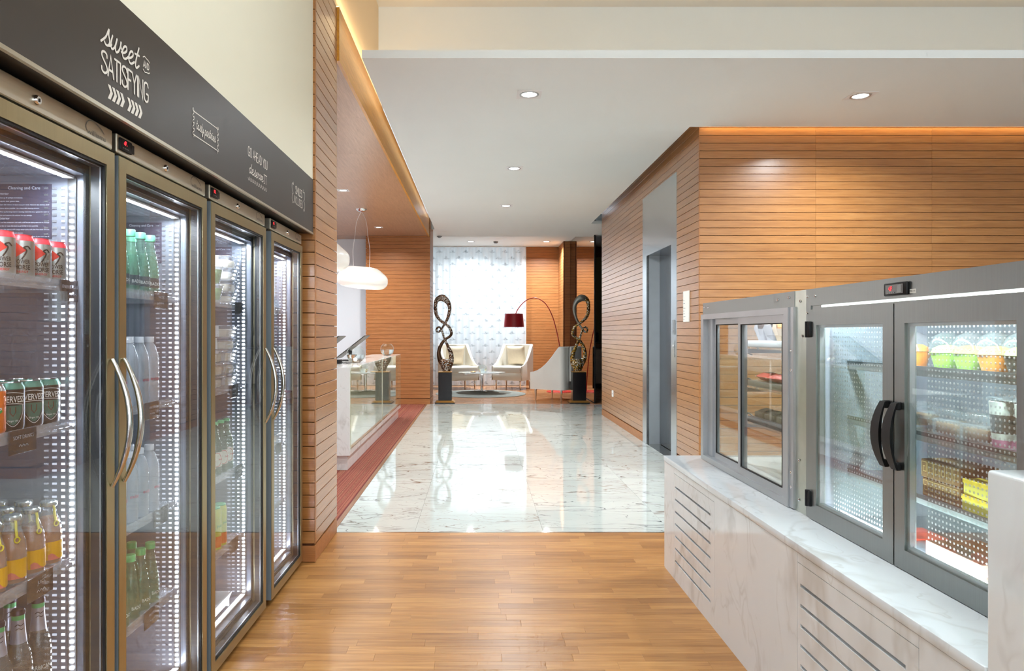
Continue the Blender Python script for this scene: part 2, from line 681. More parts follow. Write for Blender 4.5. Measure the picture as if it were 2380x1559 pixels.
# hand-drawn stroke letters for the sign board
SCRIPT = {
    's': (0.80, [(1, [(-.05, .0), (.3, .55), (.46, 1.22), (.52, .85), (.72, .40), (.66, .06), (.42, -.02), (.25, .12)]), (1, [(.66, .06), (.8, .12), (.92, .3)])]),
    'w': (1.15, [(1, [(.08, 1.0), (.04, .4), (.18, .02), (.38, .14), (.5, .55), (.53, 1.0)]), (1, [(.53, 1.0), (.5, .4), (.63, .02), (.83, .14), (.95, .55), (.97, 1.0)]), (1, [(.97, 1.0), (1.0, .75), (1.15, .55), (1.3, .4)])]),
    'e': (0.70, [(1, [(.02, .32), (.3, .42), (.52, .74), (.42, 1.0), (.2, .88), (.1, .45), (.25, .05), (.5, .03), (.76, .32)])]),
    't': (0.62, [(1, [(.32, 1.7), (.22, .8), (.22, .2), (.38, .0), (.62, .3)]), (1, [(.02, 1.04), (.5, 1.12)])]),
    'd': (0.85, [(1, [(.55, .82), (.35, 1.0), (.1, .7), (.08, .25), (.25, .0), (.45, .2), (.56, .6)]), (1, [(.68, 1.75), (.6, .9), (.57, .2), (.7, .0), (.9, .32)])]),
    'r': (0.68, [(1, [(.0, .25), (.1, .6), (.16, 1.08), (.24, .9), (.46, .88), (.42, .4), (.5, .05), (.72, .3)])]),
    'v': (0.74, [(1, [(.0, .8), (.12, 1.0), (.16, .5), (.26, .0), (.44, .3), (.54, .85), (.52, 1.0), (.78, .8)])]),
    'a': (0.80, [(1, [(.5, .85), (.3, 1.0), (.08, .65), (.1, .2), (.28, .0), (.45, .3), (.53, .97), (.5, .3), (.62, .02), (.84, .3)])]),
    'y': (0.72, [(1, [(.02, 1.0), (.06, .3), (.22, .03), (.42, .3), (.52, 1.0), (.46, .2), (.34, -.5), (.14, -.72), (.06, -.48), (.35, -.05), (.76, .3)])]),
    'p': (0.76, [(1, [(.18, 1.05), (.1, .0), (.0, -.8)]), (1, [(.12, .7), (.32, 1.0), (.52, .8), (.48, .25), (.3, .0), (.13, .15)]), (1, [(.3, .0), (.55, .04), (.8, .3)])]),
    'i': (0.42, [(1, [(.1, 1.0), (.08, .3), (.2, .0), (.46, .3)]), (0, [(.14, 1.36), (.15, 1.42)])]),
}
CAPS = {
    'S': (.34, [(1, [(.29, .80), (.27, .94), (.15, 1.0), (.03, .91), (.03, .72), (.26, .38), (.29, .14), (.15, .0), (.02, .07), (.0, .22)])]),
    'A': (.36, [(0, [(0, 0), (.15, 1), (.30, 0)]), (0, [(.05, .3), (.25, .3)])]),
    'T': (.30, [(0, [(0, 1), (.26, 1)]), (0, [(.13, 1), (.13, 0)])]),
    'I': (.12, [(0, [(.03, 0), (.03, 1)])]),
    'F': (.27, [(0, [(.22, 1), (0, 1), (0, 0)]), (0, [(0, .52), (.18, .52)])]),
    'Y': (.30, [(0, [(0, 1), (.13, .5), (.26, 1)]), (0, [(.13, .5), (.13, 0)])]),
    'N': (.34, [(0, [(0, 0), (0, 1), (.26, 0), (.26, 1)])]),
    'G': (.34, [(1, [(.27, .82), (.22, .97), (.12, 1.0), (.02, .88), (.0, .5), (.02, .12), (.13, .0), (.25, .1), (.27, .40)]), (0, [(.27, .42), (.14, .42)])]),
    'O': (.33, [(1, [(.13, 1.0), (.24, .88), (.26, .5), (.24, .12), (.13, .0), (.02, .12), (.0, .5), (.02, .88), (.13, 1.0)])]),
    'H': (.34, [(0, [(0, 0), (0, 1)]), (0, [(.25, 0), (.25, 1)]), (0, [(0, .5), (.25, .5)])]),
    'E': (.28, [(0, [(.21, 1), (0, 1), (0, 0), (.21, 0)]), (0, [(0, .52), (.17, .52)])]),
    'D': (.33, [(1, [(0, 1.0), (.13, .97), (.24, .8), (.25, .5), (.24, .2), (.13, .03), (0, .0)]), (0, [(0, 0), (0, 1)])]),
    'U': (.33, [(1, [(0, 1), (0, .5), (.02, .12), (.13, .0), (.23, .12), (.25, .5), (.25, 1)])]),
    'M': (.40, [(0, [(0, 0), (.02, 1), (.16, .4), (.30, 1), (.32, 0)])]),
    'L': (.26, [(0, [(0, 1), (0, 0), (.20, 0)])]),
    'C': (.31, [(1, [(.24, .82), (.2, .97), (.12, 1.0), (.02, .85), (.0, .5), (.02, .15), (.12, .0), (.2, .03), (.24, .18)])]),
}


def stroke_text(mb, s, font, fn, a0, b0, h, width, w, slant=0.0):
    tot = sum(font[ch][0] if ch != ' ' else (.55 if font is SCRIPT else .17) for ch in s)
    k = width / tot
    x = a0
    for ch in s:
        if ch == ' ':
            x += k * (.55 if font is SCRIPT else .17)
            continue
        adv, strokes = font[ch]
        for sm, pts in strokes:
            q = catmull(pts, 5) if (sm and len(pts) > 2) else pts
            mb.ribbon([(x + (px + slant * py) * k, b0 + py * h) for px, py in q], w, fn)
        x += adv * k


def xface(xc, e=0.0008):
    """text plane facing +X, reading along +Y"""
    return lambda a, b, d=0: (xc + e + d, a, b)


def nxface(xc, e=0.0008):
    """text plane facing -X, reading along -Y"""
    return lambda a, b, d=0: (xc - e - d, -a, b)


def nyface(yc, e=0.0008):
    return lambda a, b, d=0: (a, yc - e - d, b)


def cyl(r, th0, e=0.0006, c=(0, 0)):
    return lambda a, b, d=0: (c[0] + (r + e + d) * math.cos(th0 + a / r), c[1] + (r + e + d) * math.sin(th0 + a / r), b)


# ================================================================== THE SETTING
PITCH = 0.0727
CEIL = 3.30          # corridor ceiling
SOFF = 3.27          # reception soffit
UP = 4.59            # tall shop ceiling
XW = 2.078           # lift wall
YF = 6.697           # front face of the lift block
YE = 12.0            # far end of the lift block

# ---- floors
floor = tag(bpy.data.objects.new('floor', MB().box(-1.80, 6.2, -3.5, 4.885, -0.10, -0.012).mesh('floor', 'slat_backing')),
            'oak parquet floor of the shop', None, None, 'structure')
C.objects.link(floor)
STRIP = 0.071
_pl = {}


def plank_mesh(L):
    key = round(L, 3)
    if key not in _pl:
        mb = MB()
        g, ch = 0.0002, 0.0005
        x0, x1, y0, y1 = g, L - g, g, STRIP - g
        lo = [(x0, y0, -.012), (x1, y0, -.012), (x1, y1, -.012), (x0, y1, -.012)]
        md = [(x0, y0, -ch), (x1, y0, -ch), (x1, y1, -ch), (x0, y1, -ch)]
        tp = [(x0 + ch, y0 + ch, 0), (x1 - ch, y0 + ch, 0), (x1 - ch, y1 - ch, 0), (x0 + ch, y1 - ch, 0)]
        fs = [(8, 9, 10, 11)]
        for i in range(4):
            j = (i + 1) % 4
            fs += [(i, j, 4 + j, 4 + i), (4 + i, 4 + j, 8 + j, 8 + i)]
        mb.add(lo + md + tp, fs)
        _pl[key] = mb.mesh('plank', 'oak_parquet')
    return _pl[key]


nrow = 0
y = 4.885 - STRIP
rest = MB()
nplank = 0
LENS = [0.30, 0.38, 0.46, 0.54, 0.62, 0.72]
while y > -0.6:
    x = -1.80 + random.uniform(-0.5, 0)
    while x < 1.10:
        L = random.choice(LENS)
        if x + L > -1.80:
            vis = y > 2.62 and x + L > -1.10
            if vis and nplank < 300:
                o = bpy.data.objects.new('plank', plank_mesh(L))
                C.objects.link(o)
                o.parent = floor
                o.location = (x, y, 0)
                nplank += 1
            else:
                rest.box(x + .0004, x + L - .0004, y + .0004, y + STRIP - .0004, -.012, 0)
        x += L
    y -= STRIP
fr = part('plank_field', rest, 'oak_parquet', floor)
fr['kind'] = 'stuff'

floor_m = struct('floor_marble', MB().box(-1.0, 6.2, 4.905, 13.87, -0.10, -0.012), 'mid_grey', 'polished white veined marble floor of the corridor')
TW = 0.8875
xs = [-1.0, -0.4425, 0.445, 1.3325, 2.22, 3.1075, 3.995, 4.9]
ys = [4.905 + 0.8965 * i for i in range(11)]
ys[-1] = 13.87
for j in range(10):
    for i in range(len(xs) - 1):
        if xs[i] > 2.1 and ys[j] > 6.6:
            continue
        g = 0.0006
        mb = MB().box(-(xs[i + 1] - xs[i]) / 2 + g, (xs[i + 1] - xs[i]) / 2 - g, -(ys[j + 1] - ys[j]) / 2 + g, (ys[j + 1] - ys[j]) / 2 - g, -.012, 0)
        o = bpy.data.objects.new('tile', mb.mesh('tile', 'marble_floor'))
        C.objects.link(o)
        o.parent = floor_m
        o.location = ((xs[i] + xs[i + 1]) / 2, (ys[j] + ys[j + 1]) / 2, 0)
struct('trim_1', MB().box(-0.975, 6.2, 4.885, 4.905, -0.012, 0.001), 'nickel', 'thin metal threshold strip between parquet and marble')
struct('trim_2', MB().box(-1.035, -1.0, 4.905, 13.78, -0.02, 0.002), 'walnut_trim', 'narrow brown wooden edging strip beside the striped carpet')

# striped carpet
t = NT('striped_carpet')
tc = t.n('ShaderNodeTexCoord')
sp = t.n('ShaderNodeSeparateXYZ')
t.l(tc.outputs['Object'], sp.inputs[0])
cb = t.n('ShaderNodeCombineXYZ')
t.l(t.math('MULTIPLY', sp.outputs[0], 34.0), cb.inputs[0])
wob = t.noise(t.coords((1, 1, 1)), 60, 2)
f = t.noise(cb.outputs[0], 1.0, 3, 0.7)
colr = t.ramp(f, [(0.0, lin('#2e1418')), (0.36, lin('#6b2a26')), (0.43, lin('#8a3f30')), (0.48, lin('#9c5a44')), (0.52, lin('#71201f')),
                  (0.56, lin('#c79a6c')), (0.58, lin('#7a2a22')), (0.63, lin('#4a1c20')), (0.67, lin('#b06a48')), (0.71, lin('#5e2420'))], 'CONSTANT')
colr = t.mix(0.35, colr, t.ramp(wob, [(0.3, (.55, .55, .55, 1)), (0.7, (1.1, 1.1, 1.1, 1))]), 'MULTIPLY')
b = t.bsdf(Base_Color=colr, Roughness=0.95)
t.bump(b, wob, 0.5, 0.003)
M['striped_carpet'] = t.m
struct('floor_carpet', MB().box(-4.6, -1.035, 4.905, 14.3, -0.10, -0.002), 'striped_carpet', 'red and brown striped carpet in front of the reception desk')
struct('floor_lounge', MB().box(-4.6, 6.2, 13.872, 20.0, -0.10, -0.002), 'oak_lounge_floor', 'pale wooden floor of the lounge')

# ---- slatted cladding
_sl = {}


def slat_mesh(L, h):
    key = (round(L, 4), round(h, 4))
    if key not in _sl:
        g, d, ch = 0.0020, 0.018, 0.0015
        # local: length along x (0..L), front towards -y, height along z
        prof = [(0, g), (-d + ch, g), (-d, g + ch), (-d, h - g - ch), (-d + ch, h - g), (0, h - g)]
        n = len(prof)
        vs = [(0.0008, a, b) for a, b in prof] + [(L - 0.0008, a, b) for a, b in prof]
        fs = [tuple(range(n)), tuple(reversed(range(n, 2 * n)))] + [(i, n + i, n + (i + 1) % n, (i + 1) % n) for i in range(n)]
        _sl[key] = MB().add(vs, fs).mesh('slat', 'oak_slat')
    return _sl[key]


def slats(parent, org, ang, L, z0, z1, skip=None):
    """rows of boards; org = start point on the wall face, ang = direction of the board"""
    k0 = 0
    z = z0
    while z < z1 - 0.005:
        h = min(PITCH, z1 - z)
        if not (skip and skip(z)):
            o = bpy.data.objects.new('slat', slat_mesh(L, h))
            C.objects.link(o)
            o.parent = parent
            o.location = Vector((org[0], org[1], z)) - wloc(parent)
            o.rotation_euler = (0, 0, ang)
        z += PITCH


def skirting(mb, x0, x1, y0, y1):
    mb.box(x0, x1, y0, y1, 0.0, 0.098)


# front face of the lift block (faces the camera); backing sits 18 mm behind the board faces
wf = struct('wall_right_front', MB().box(XW + .018, 6.2, YF + .018, YF + .05, 0, 3.75), 'slat_backing', 'wall of horizontal oak boards behind the display cabinets')
TOPZ = 0.112 + PITCH * 49
for x0, x1 in ((XW, 3.178), (3.178, 4.274), (4.274, 5.37)):
    slats(wf, (x0 + (.004 if x0 == XW else 0), YF + .018, 0), 0, x1 - x0 - (.004 if x0 == XW else 0), 0.112, TOPZ)
part('skirting_board', MB().box(XW, 6.2, YF, YF + .018, 0, .098), 'oak_slat_far', wf)
part('corner_strip', MB().box(XW, XW + .004, YF, YF + .018, .112, TOPZ), 'oak_slat_far', wf)
# side of the lift block
LIFT_Y0, LIFT_Y1, LIFT_Z = 7.454, 9.0, 3.07
wr = struct('wall_right', MB().box(XW + .018, XW + .05, YF + .05, LIFT_Y0, 0, 3.75).box(XW + .018, XW + .05, LIFT_Y1, YE, 0, 3.75)
            .box(XW + .018, XW + .05, LIFT_Y0, LIFT_Y1, LIFT_Z, 3.75).box(XW + .05, 6.2, YE - .05, YE, 0, 3.75), 'slat_backing',
            'long wall of horizontal oak boards beside the lift')
ROW0 = 0.112
for ya, yb in ((YF + .018, LIFT_Y0), (LIFT_Y1, 9.77), (9.77, YE)):
    slats(wr, (XW + .018, yb, 0), -PI / 2, yb - ya, ROW0, TOPZ)
ztop = ROW0 + PITCH * math.ceil((LIFT_Z - ROW0) / PITCH)
slats(wr, (XW + .018, LIFT_Y1, 0), -PI / 2, LIFT_Y1 - LIFT_Y0, LIFT_Z, ztop)
slats(wr, (XW + .018, LIFT_Y1, 0), -PI / 2, LIFT_Y1 - LIFT_Y0, ztop, TOPZ)
part('skirting_board', MB().box(XW, XW + .018, YF + .018, LIFT_Y0, 0, .098).box(XW, XW + .018, LIFT_Y1, YE, 0, .098), 'oak_slat_far', wr)

# lift portal
lf = thing('door_1', 'stainless steel lift doorway in the oak wall', None, (XW, 8.23, 0), kind='structure')
part('header_panel', MB().box(XW - .002, XW + .03, LIFT_Y0, LIFT_Y1, 2.33, LIFT_Z), 'steel_lift', lf)
part('jamb_plate', MB().box(XW - .002, XW + .03, LIFT_Y0, 7.67, 0, 2.33), 'steel_lift', lf)
part('jamb_plate', MB().box(XW - .002, XW + .03, 8.79, LIFT_Y1, 0, 2.33), 'steel_lift', lf)
part('jamb_return', MB().box(XW + .03, XW + .19, 8.79, 8.84, 0, 2.33), 'steel_jamb', lf)
part('jamb_return', MB().box(XW + .03, XW + .19, 7.62, 7.67, 0, 2.33), 'steel_jamb', lf)
part('head_return', MB().box(XW + .03, XW + .19, 7.67, 8.79, 2.33, 2.38), 'steel_lift', lf)
part('door_leaf', MB().box(XW + .16, XW + .19, 7.672, 8.228, 0.01, 2.33), 'steel_lift_dark', lf)
part('door_leaf', MB().box(XW + .16, XW + .19, 8.234, 8.788, 0.01, 2.33), 'steel_lift_dark', lf)
part('sill', MB().box(XW + .0, XW + .19, 7.67, 8.79, -0.01, 0.004), 'nickel', lf)
part('backing', MB().box(XW + .19, XW + .22, LIFT_Y0 - .02, LIFT_Y1 + .02, 0, LIFT_Z), 'black_plastic', lf)

# ---- left: tall wall above the coolers, sign, pier
struct('wall_left', MB().box(-1.75, -0.993, -3.5, 4.249, 2.289, UP).box(-1.80, -1.75, -3.5, 4.249, 0, 2.289), 'cream_paint',
       'plain cream painted wall above the dark sign board')
sg = thing('sign_board', 'long dark brown sign board with white lettering above the fridges', 'sign', (-1.3, 1.6, 1.968))
part('board', MB().box(-1.74, -0.9905, -0.6, 4.246, 1.968, 2.289), 'sign_board', sg)
part('edge_trim', MB().box(-1.0, -0.989, -0.6, 4.246, 1.962, 1.972), 'steel_header', sg)
fx = xface(-0.9905)
mb = MB()
stroke_text(mb, 'sweet', SCRIPT, fx, 1.862, 2.137, .037, .200, .0062, 0.22)
part('lettering', mb, 'sign_white', sg, 'white script word sweet')
mb = MB()
stroke_text(mb, 'SATISFYING', CAPS, fx, 1.862, 2.059, .056, .268, .0062)
part('lettering', mb, 'sign_white', sg, 'white capitals SATISFYING')
mb = MB()
stroke_text(mb, 'AND', CAPS, fx, 2.094, 2.158, .018, .036, .0030)
for zz, s_ in ((2.188, 1), (2.146, -1)):
    mb.ribbon(catmull([(2.092, zz - s_ * .003), (2.102, zz + s_ * .002), (2.112, zz - s_ * .0005), (2.124, zz - s_ * .002), (2.132, zz - s_ * .006)], 5), .003, fx)
part('lettering', mb, 'sign_white', sg, 'small white AND between two wavy lines')
mb = MB()
for g0 in (1.894, 1.998):
    for i in range(4):
        a = g0 + i * .0215
        pts = [(a, 2.036), (a + .014, 2.036), (a + .026, 2.018), (a + .014, 1.998), (a, 1.998), (a + .012, 2.018)]
        mb.add([fx(p, q) for p, q in pts], [(0, 5, 2, 1), (5, 4, 3, 2)])
part('arrow_row', mb, 'sign_white', sg, 'two groups of white chevron arrows')
mb = MB()
stroke_text(mb, 'tasty pastries', SCRIPT, fx, 2.484, 2.087, .0185, .182, .0030, 0.2)
part('lettering', mb, 'sign_white', sg, 'white script words tasty pastries')
mb = MB()
mb.ribbon([(2.470, 2.142), (2.681, 2.145)], .0036, fx).ribbon([(2.464, 2.060), (2.684, 2.062)], .0036, fx)
for yy, s_ in ((2.467, -1), (2.683, 1)):
    side = [(yy, 2.142)]
    for k in range(5):
        zc = 2.146 - k * .0205
        side += [(yy + s_ * .008, zc + .006), (yy + s_ * .013, zc), (yy + s_ * .006, zc - .005), (yy + s_ * .001, zc - .002), (yy + s_ * (.002 if k % 2 else .004), zc - .012)]
    mb.ribbon(catmull(side, 4), .0026, fx)
part('scroll_frame', mb, 'sign_white', sg, 'thin white curly frame')
mb = MB()
stroke_text(mb, 'GO AHEAD YOU', CAPS, fx, 3.045, 2.134, .040, .280, .0044)
part('lettering', mb, 'sign_white', sg, 'white capitals GO AHEAD YOU')
mb = MB()
stroke_text(mb, 'deserve', SCRIPT, fx, 3.055, 2.063, .025, .200, .0042, 0.2)
stroke_text(mb, 'IT', CAPS, fx, 3.272, 2.062, .040, .044, .0042)
mb.ribbon([(3.266, 2.102), (3.282, 2.102)], .003, fx).ribbon([(3.266, 2.062), (3.282, 2.062)], .003, fx)
part('lettering', mb, 'sign_white', sg, 'white words deserve IT')
mb = MB()
sc_ = []
for k in range(10):
    a = 3.045 + k * .0272
    sc_ += [(a, 2.040), (a + .007, 2.031), (a + .017, 2.032), (a + .022, 2.042), (a + .019, 2.046)]
mb.ribbon(catmull(sc_, 3), .0026, fx)
part('scallop_line', mb, 'sign_white', sg, 'white scalloped underline')
mb = MB()
stroke_text(mb, 'SMILES', CAPS, fx, 3.832, 2.127, .040, .142, .0050)
stroke_text(mb, 'INCLUDED', CAPS, fx, 3.800, 2.071, .040, .190, .0032)
part('lettering', mb, 'sign_white', sg, 'white capitals SMILES INCLUDED')
mb = MB()
mb.ribbon(catmull([(3.795, 2.180), (3.788, 2.165), (3.768, 2.170), (3.760, 2.150), (3.770, 2.128), (3.782, 2.118), (3.768, 2.110), (3.762, 2.085), (3.778, 2.066), (3.788, 2.075)], 5), .004, fx)
part('scroll_bracket', mb, 'sign_white', sg, 'white curly bracket')
mb = MB()
mb.ribbon(catmull([(4.000, 2.180), (4.006, 2.165), (4.026, 2.168), (4.034, 2.148), (4.024, 2.128), (4.010, 2.118), (4.026, 2.110), (4.034, 2.085), (4.018, 2.062), (4.006, 2.070)], 5), .004, fx)
part('scroll_bracket', mb, 'sign_white', sg, 'white curly bracket')

PX = -0.9785
wp = struct('wall_left_pier', MB().box(-1.80, PX - .018, 4.249 + .018, 4.893, 0, 3.62), 'slat_backing', 'slatted oak pier at the end of the row of fridges')
slats(wp, (-1.75, 4.249 + .018, 0), 0, 1.75 + PX - .004, 0.112, 3.62)
slats(wp, (PX - .018, 4.249 + .018, 0), PI / 2, 4.893 - 4.267, 0.112, 3.62)
part('corner_strip', MB().box(PX - .004, PX, 4.249, 4.267, .112, 3.62), 'oak_slat_far', wp)
part('skirting_board', MB().box(-1.75, PX, 4.249, 4.267, 0.004, .098).box(PX - .018, PX, 4.267, 4.893, 0.004, .098), 'oak_slat_far', wp)
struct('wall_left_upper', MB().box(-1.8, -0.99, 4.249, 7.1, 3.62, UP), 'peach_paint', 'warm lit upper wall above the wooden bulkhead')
# wooden bulkhead along the reception
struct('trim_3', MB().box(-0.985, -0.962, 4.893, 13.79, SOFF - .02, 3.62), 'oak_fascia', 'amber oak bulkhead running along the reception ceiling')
so = struct('ceiling_soffit', MB().box(-4.6, -0.985, 4.893, 14.3, SOFF + .016, 3.62), 'slat_backing', 'oak veneered ceiling above the reception')
yv = 4.893
yj = [4.893, 5.0, 6.26, 7.52, 8.78, 10.04, 11.30, 12.56, 13.78, 14.3]
for i in range(len(yj) - 1):
    for xa, xb in ((-4.6, -3.0), (-3.0, -0.985)):
        mb = MB().box(xa + .001, xb - .001, yj[i] + .001, yj[i + 1] - .001, SOFF, SOFF + .016)
        o = part('soffit_panel', mb, 'oak_soffit', so)
# far reception wall, boards as real geometry in one piece (under ten pixels each)


def slat_field(mb, x0, x1, yface, z0, z1):
    z = z0
    while z < z1 - .005:
        h = min(PITCH, z1 - z)
        mb.box(x0, x1, yface, yface + .016, z + .0022, z + h - .0022)
        z += PITCH


def slat_field_x(mb, xface_, y0, y1, z0, z1, sgn=1):
    z = z0
    while z < z1 - .005:
        h = min(PITCH, z1 - z)
        mb.box(min(xface_, xface_ - sgn * .016), max(xface_, xface_ - sgn * .016), y0, y1, z + .0022, z + h - .0022)
        z += PITCH


RX = -0.948
wrec = struct('wall_reception', MB().box(-2.196 + .02, RX - .016, 13.796, 14.7, 0, SOFF + .3), 'slat_backing', 'slatted oak wall at the far end of the reception')
mb = MB()
slat_field(mb, -2.196, RX, 13.78, .112, SOFF)
part('board_field', mb, 'oak_slat_far', wrec, kind='stuff')
mb = MB()
slat_field_x(mb, RX, 13.797, 14.7, .112, 3.62)
part('board_field', mb, 'oak_slat_far', wrec, kind='stuff')
part('skirting_board', MB().box(-2.196, RX, 13.78, 13.796, 0, .098).box(RX - .016, RX, 13.797, 14.7, 0, .098), 'oak_slat_far', wrec)
struct('wall_reception_back', MB().box(-4.6, -2.0, 14.3, 14.4, 0, SOFF + .3).box(-4.7, -4.6, 4.9, 14.4, 0, SOFF + .3).box(-4.6, -1.8, 4.88, 4.9, 0, SOFF + .3),
       'pale_blue_wall', 'pale blue white wall behind the reception desk')

# ---- ceilings
cl = struct('ceiling', MB().box(-0.82, 1.97, 4.976, 14.15, CEIL, CEIL + .057).box(1.97, 6.2, 4.976, 6.63, CEIL, CEIL + .057)
            .box(1.97, 6.2, 12.49, 14.15, CEIL, CEIL + .057), 'white_paint', 'white dropped ceiling of the corridor with recessed lights')
struct('ceiling_plenum', MB().box(-0.985, 6.2, 7.1, 14.15, 3.9, 4.0).box(-0.99, 6.2, 7.0, 7.1, 3.62, UP), 'white_paint', 'white bulkhead lit by a hidden strip above the ceiling edge')
struct('ceiling_upper', MB().box(-1.8, 6.2, -3.5, 7.1, UP, UP + .1), 'white_paint_warm', 'high white ceiling above the shop')
struct('ceiling_lounge', MB().box(-4.6, 6.2, 14.15, 20.0, 3.66, 3.76).box(-4.6, 6.2, 14.15, 14.2, 3.45, 3.66), 'white_paint', 'white lounge ceiling in front of the curtain')
# ---- walls outside the view that close the shop and the lounge
struct('wall_right_outer', MB().box(6.2, 6.3, -3.5, 20.0, 0, UP), 'white_paint_warm', 'plain white far right wall of the shop')
wb = struct('wall_back', MB().box(-1.8, 6.3, -3.6, -3.5, 0, .3).box(-1.8, 6.3, -3.6, -3.5, 3.85, UP).box(-1.8, -.95, -3.6, -3.5, .3, 3.85).box(5.7, 6.3, -3.6, -3.5, .3, 3.85),
            'white_paint_warm', 'white wall around the added window behind the viewer')
mb = MB().frame(-.95, 5.7, -3.57, -3.51, .3, 3.85, .06, 'y')
for x in (0.7, 2.4, 4.1):
    mb.box(x - .03, x + .03, -3.57, -3.51, .36, 3.79)
struct('added_window', mb, 'dark_grey', 'unseen window frame added behind the viewer')  # window put in to give fill light from behind

# ---- lounge shell
LY = 18.75
wl = struct('wall_lounge', MB().box(1.25, 2.13, LY + .016, LY + .1, 0, 3.66).box(2.10, 2.30, 17.62, 17.72, 0, 3.66).box(2.116, 2.13, 17.6, LY + .016, 0, 3.66),
            'slat_backing', 'slatted oak wall and pillar beside the lounge window')
mb = MB()
slat_field(mb, 1.25, 2.10, LY, .02, 3.66)
part('board_field', mb, 'oak_slat_far', wl, kind='stuff')
mb = MB()
slat_field(mb, 2.10, 2.262, 17.604, .02, 3.66)
part('board_field', mb, 'oak_slat_far', wl, kind='stuff')
mb = MB()
slat_field_x(mb, 2.10, 17.62, LY, .02, 3.66, -1)
part('board_field', mb, 'oak_slat_far', wl, kind='stuff')
part('skirting_board', MB().box(1.25, 2.10, LY - .012, LY, 0, .10), 'oak_slat_far', wl)
# window wall with opening behind the curtain
struct('wall_window', MB().box(-4.6, 1.25, 18.95, 19.05, 0, 1.03).box(-4.6, -2.8, 18.95, 19.05, 1.03, 3.66).box(1.15, 1.25, 18.76, 19.05, 0, 3.66)
       .box(-2.8, 1.15, 18.95, 19.05, 3.58, 3.66), 'white_paint', 'white wall below the lounge window behind the curtain')
wn = struct('window_1', MB().frame(-2.8, 1.15, 18.97, 19.03, 1.03, 3.58, .05, 'y').box(-.85, -.80, 18.97, 19.03, 1.08, 3.53), 'white_plastic', 'tall bright lounge window behind the sheer curtain')
part('pane', MB().box(-2.75, -.85, 18.995, 19.005, 1.08, 3.53), 'clear_glass', wn)
part('pane', MB().box(-.80, 1.10, 18.995, 19.005, 1.08, 3.53), 'clear_glass', wn)
struct('wall_lounge_left', MB().box(-4.7, -4.6, 14.4, 20.0, 0, 3.76), 'white_paint', 'white left wall of the lounge')
struct('wall_kitchenette', MB().box(2.30, 6.2, 18.75, 18.85, 0, 3.40), 'olive_wall', 'olive green wall behind the coffee sideboard')
struct('trim_4', MB().box(2.30, 6.2, 18.70, 18.75, 3.38, 3.66), 'slat_backing', 'dark brown panel above the olive green wall')
# dark mirror-like glass partition
plain('smoked_mirror', '#8a7a66', 0.01, metal=1.0, var=0.0)
gp = thing('glass_partition', 'tall smoked reflective glass partition beside the lounge', 'partition', (2.268, 15.7, 0))
part('pane', MB().box(2.264, 2.276, 13.92, 15.75, 0.02, 3.64), 'smoked_mirror', gp)
part('pane', MB().box(2.264, 2.276, 15.753, 17.60, 0.02, 3.64), 'smoked_mirror', gp)
part('edge_frame', MB().box(2.258, 2.282, 13.895, 13.92, 0, 3.64), 'black_plastic', gp)
part('floor_channel', MB().box(2.262, 2.278, 13.92, 17.60, 0, .02), 'black_plastic', gp)

# ---- lamps of the place and added fill lights
def downlight(x, y, z, label, power, col=NEUT, size=.198, square=True, group='recessed ceiling lights', cool=False):
    t_ = thing('downlight', label, 'ceiling light', (x, y, z), 0, group)
    s = size / 2
    if square:
        part('trim_plate', MB().box(x - s, x + s, y - s, y - s * .62, z - .004, z).box(x - s, x + s, y + s * .62, y + s, z - .004, z)
             .box(x - s, x - s * .62, y - s * .62, y + s * .62, z - .004, z).box(x + s * .62, x + s, y - s * .62, y + s * .62, z - .004, z), 'white_plastic', t_)
    part('bezel', MB().lathe([(s * .60, 0), (s * .66, -.008), (s * .78, -.007), (s * .80, 0)], 28, (x, y, z), cap=False), 'aluminium', t_)
    part('lamp', MB().lathe([(s * .60, -.002), (s * .58, -.004), (0.001, -.005)], 24, (x, y, z), cap=False), 'lamp_face', t_)
    area('bulb', (x, y, z - .012), (0, 0, 0), s * 1.3, s * 1.3, power, col, 'DISK', 150, t_)
    return t_


downlight(0.406, 5.727, CEIL, 'square white recessed ceiling light nearest the viewer in the corridor', 42)
downlight(0.412, 8.29, CEIL, 'square white recessed ceiling light in the middle of the corridor row', 42)
downlight(0.41, 10.72, CEIL, 'square white recessed ceiling light farthest along the corridor', 42)
downlight(3.096, 5.76, CEIL, 'square white recessed ceiling light above the display cabinets at right', 42)
downlight(-1.80, 9.41, SOFF, 'recessed light in the oak reception ceiling, nearer one', 26, (1, .95, .88), .15, True, 'recessed lights in the oak ceiling')
downlight(-1.79, 12.69, SOFF, 'recessed light in the oak reception ceiling, farther one', 26, (1, .95, .88), .15, True, 'recessed lights in the oak ceiling')
downlight(-0.20, 17.66, 3.66, 'round ceiling light in front of the curtain, left one', 80, NEUT, .24, False, 'round lounge lights')
downlight(1.68, 17.66, 3.66, 'round ceiling light in front of the lounge slat wall, right one', 80, NEUT, .24, False, 'round lounge lights')
# unseen lights added to brighten the wall behind the reception
for i_, y_ in enumerate((6.2, 9.4, 12.6)):
    downlight(-3.2, y_, SOFF, 'added unseen light over the back of the reception, %s from the shop' % ORD[i_], 34, NEUT, .15, True, 'added lights over the reception back')
# unseen fill lights added to the high ceiling, above and behind the viewer
for x, y in ((0.1, 0.2), (0.1, 2.3), (2.4, 0.2), (2.4, 2.3), (4.6, 2.3), (0.1, -1.9), (2.4, -1.9)):
    downlight(x, y, UP, 'added fill light in the high shop ceiling at %s, %s' % (('left', 'centre', 'right')[int(x // 2)], 'above the counter' if y > 1 else ('over the viewer' if y > -1 else 'near the added window')), 20, NEUT, .24, True, 'added fill lights in the high shop ceiling')
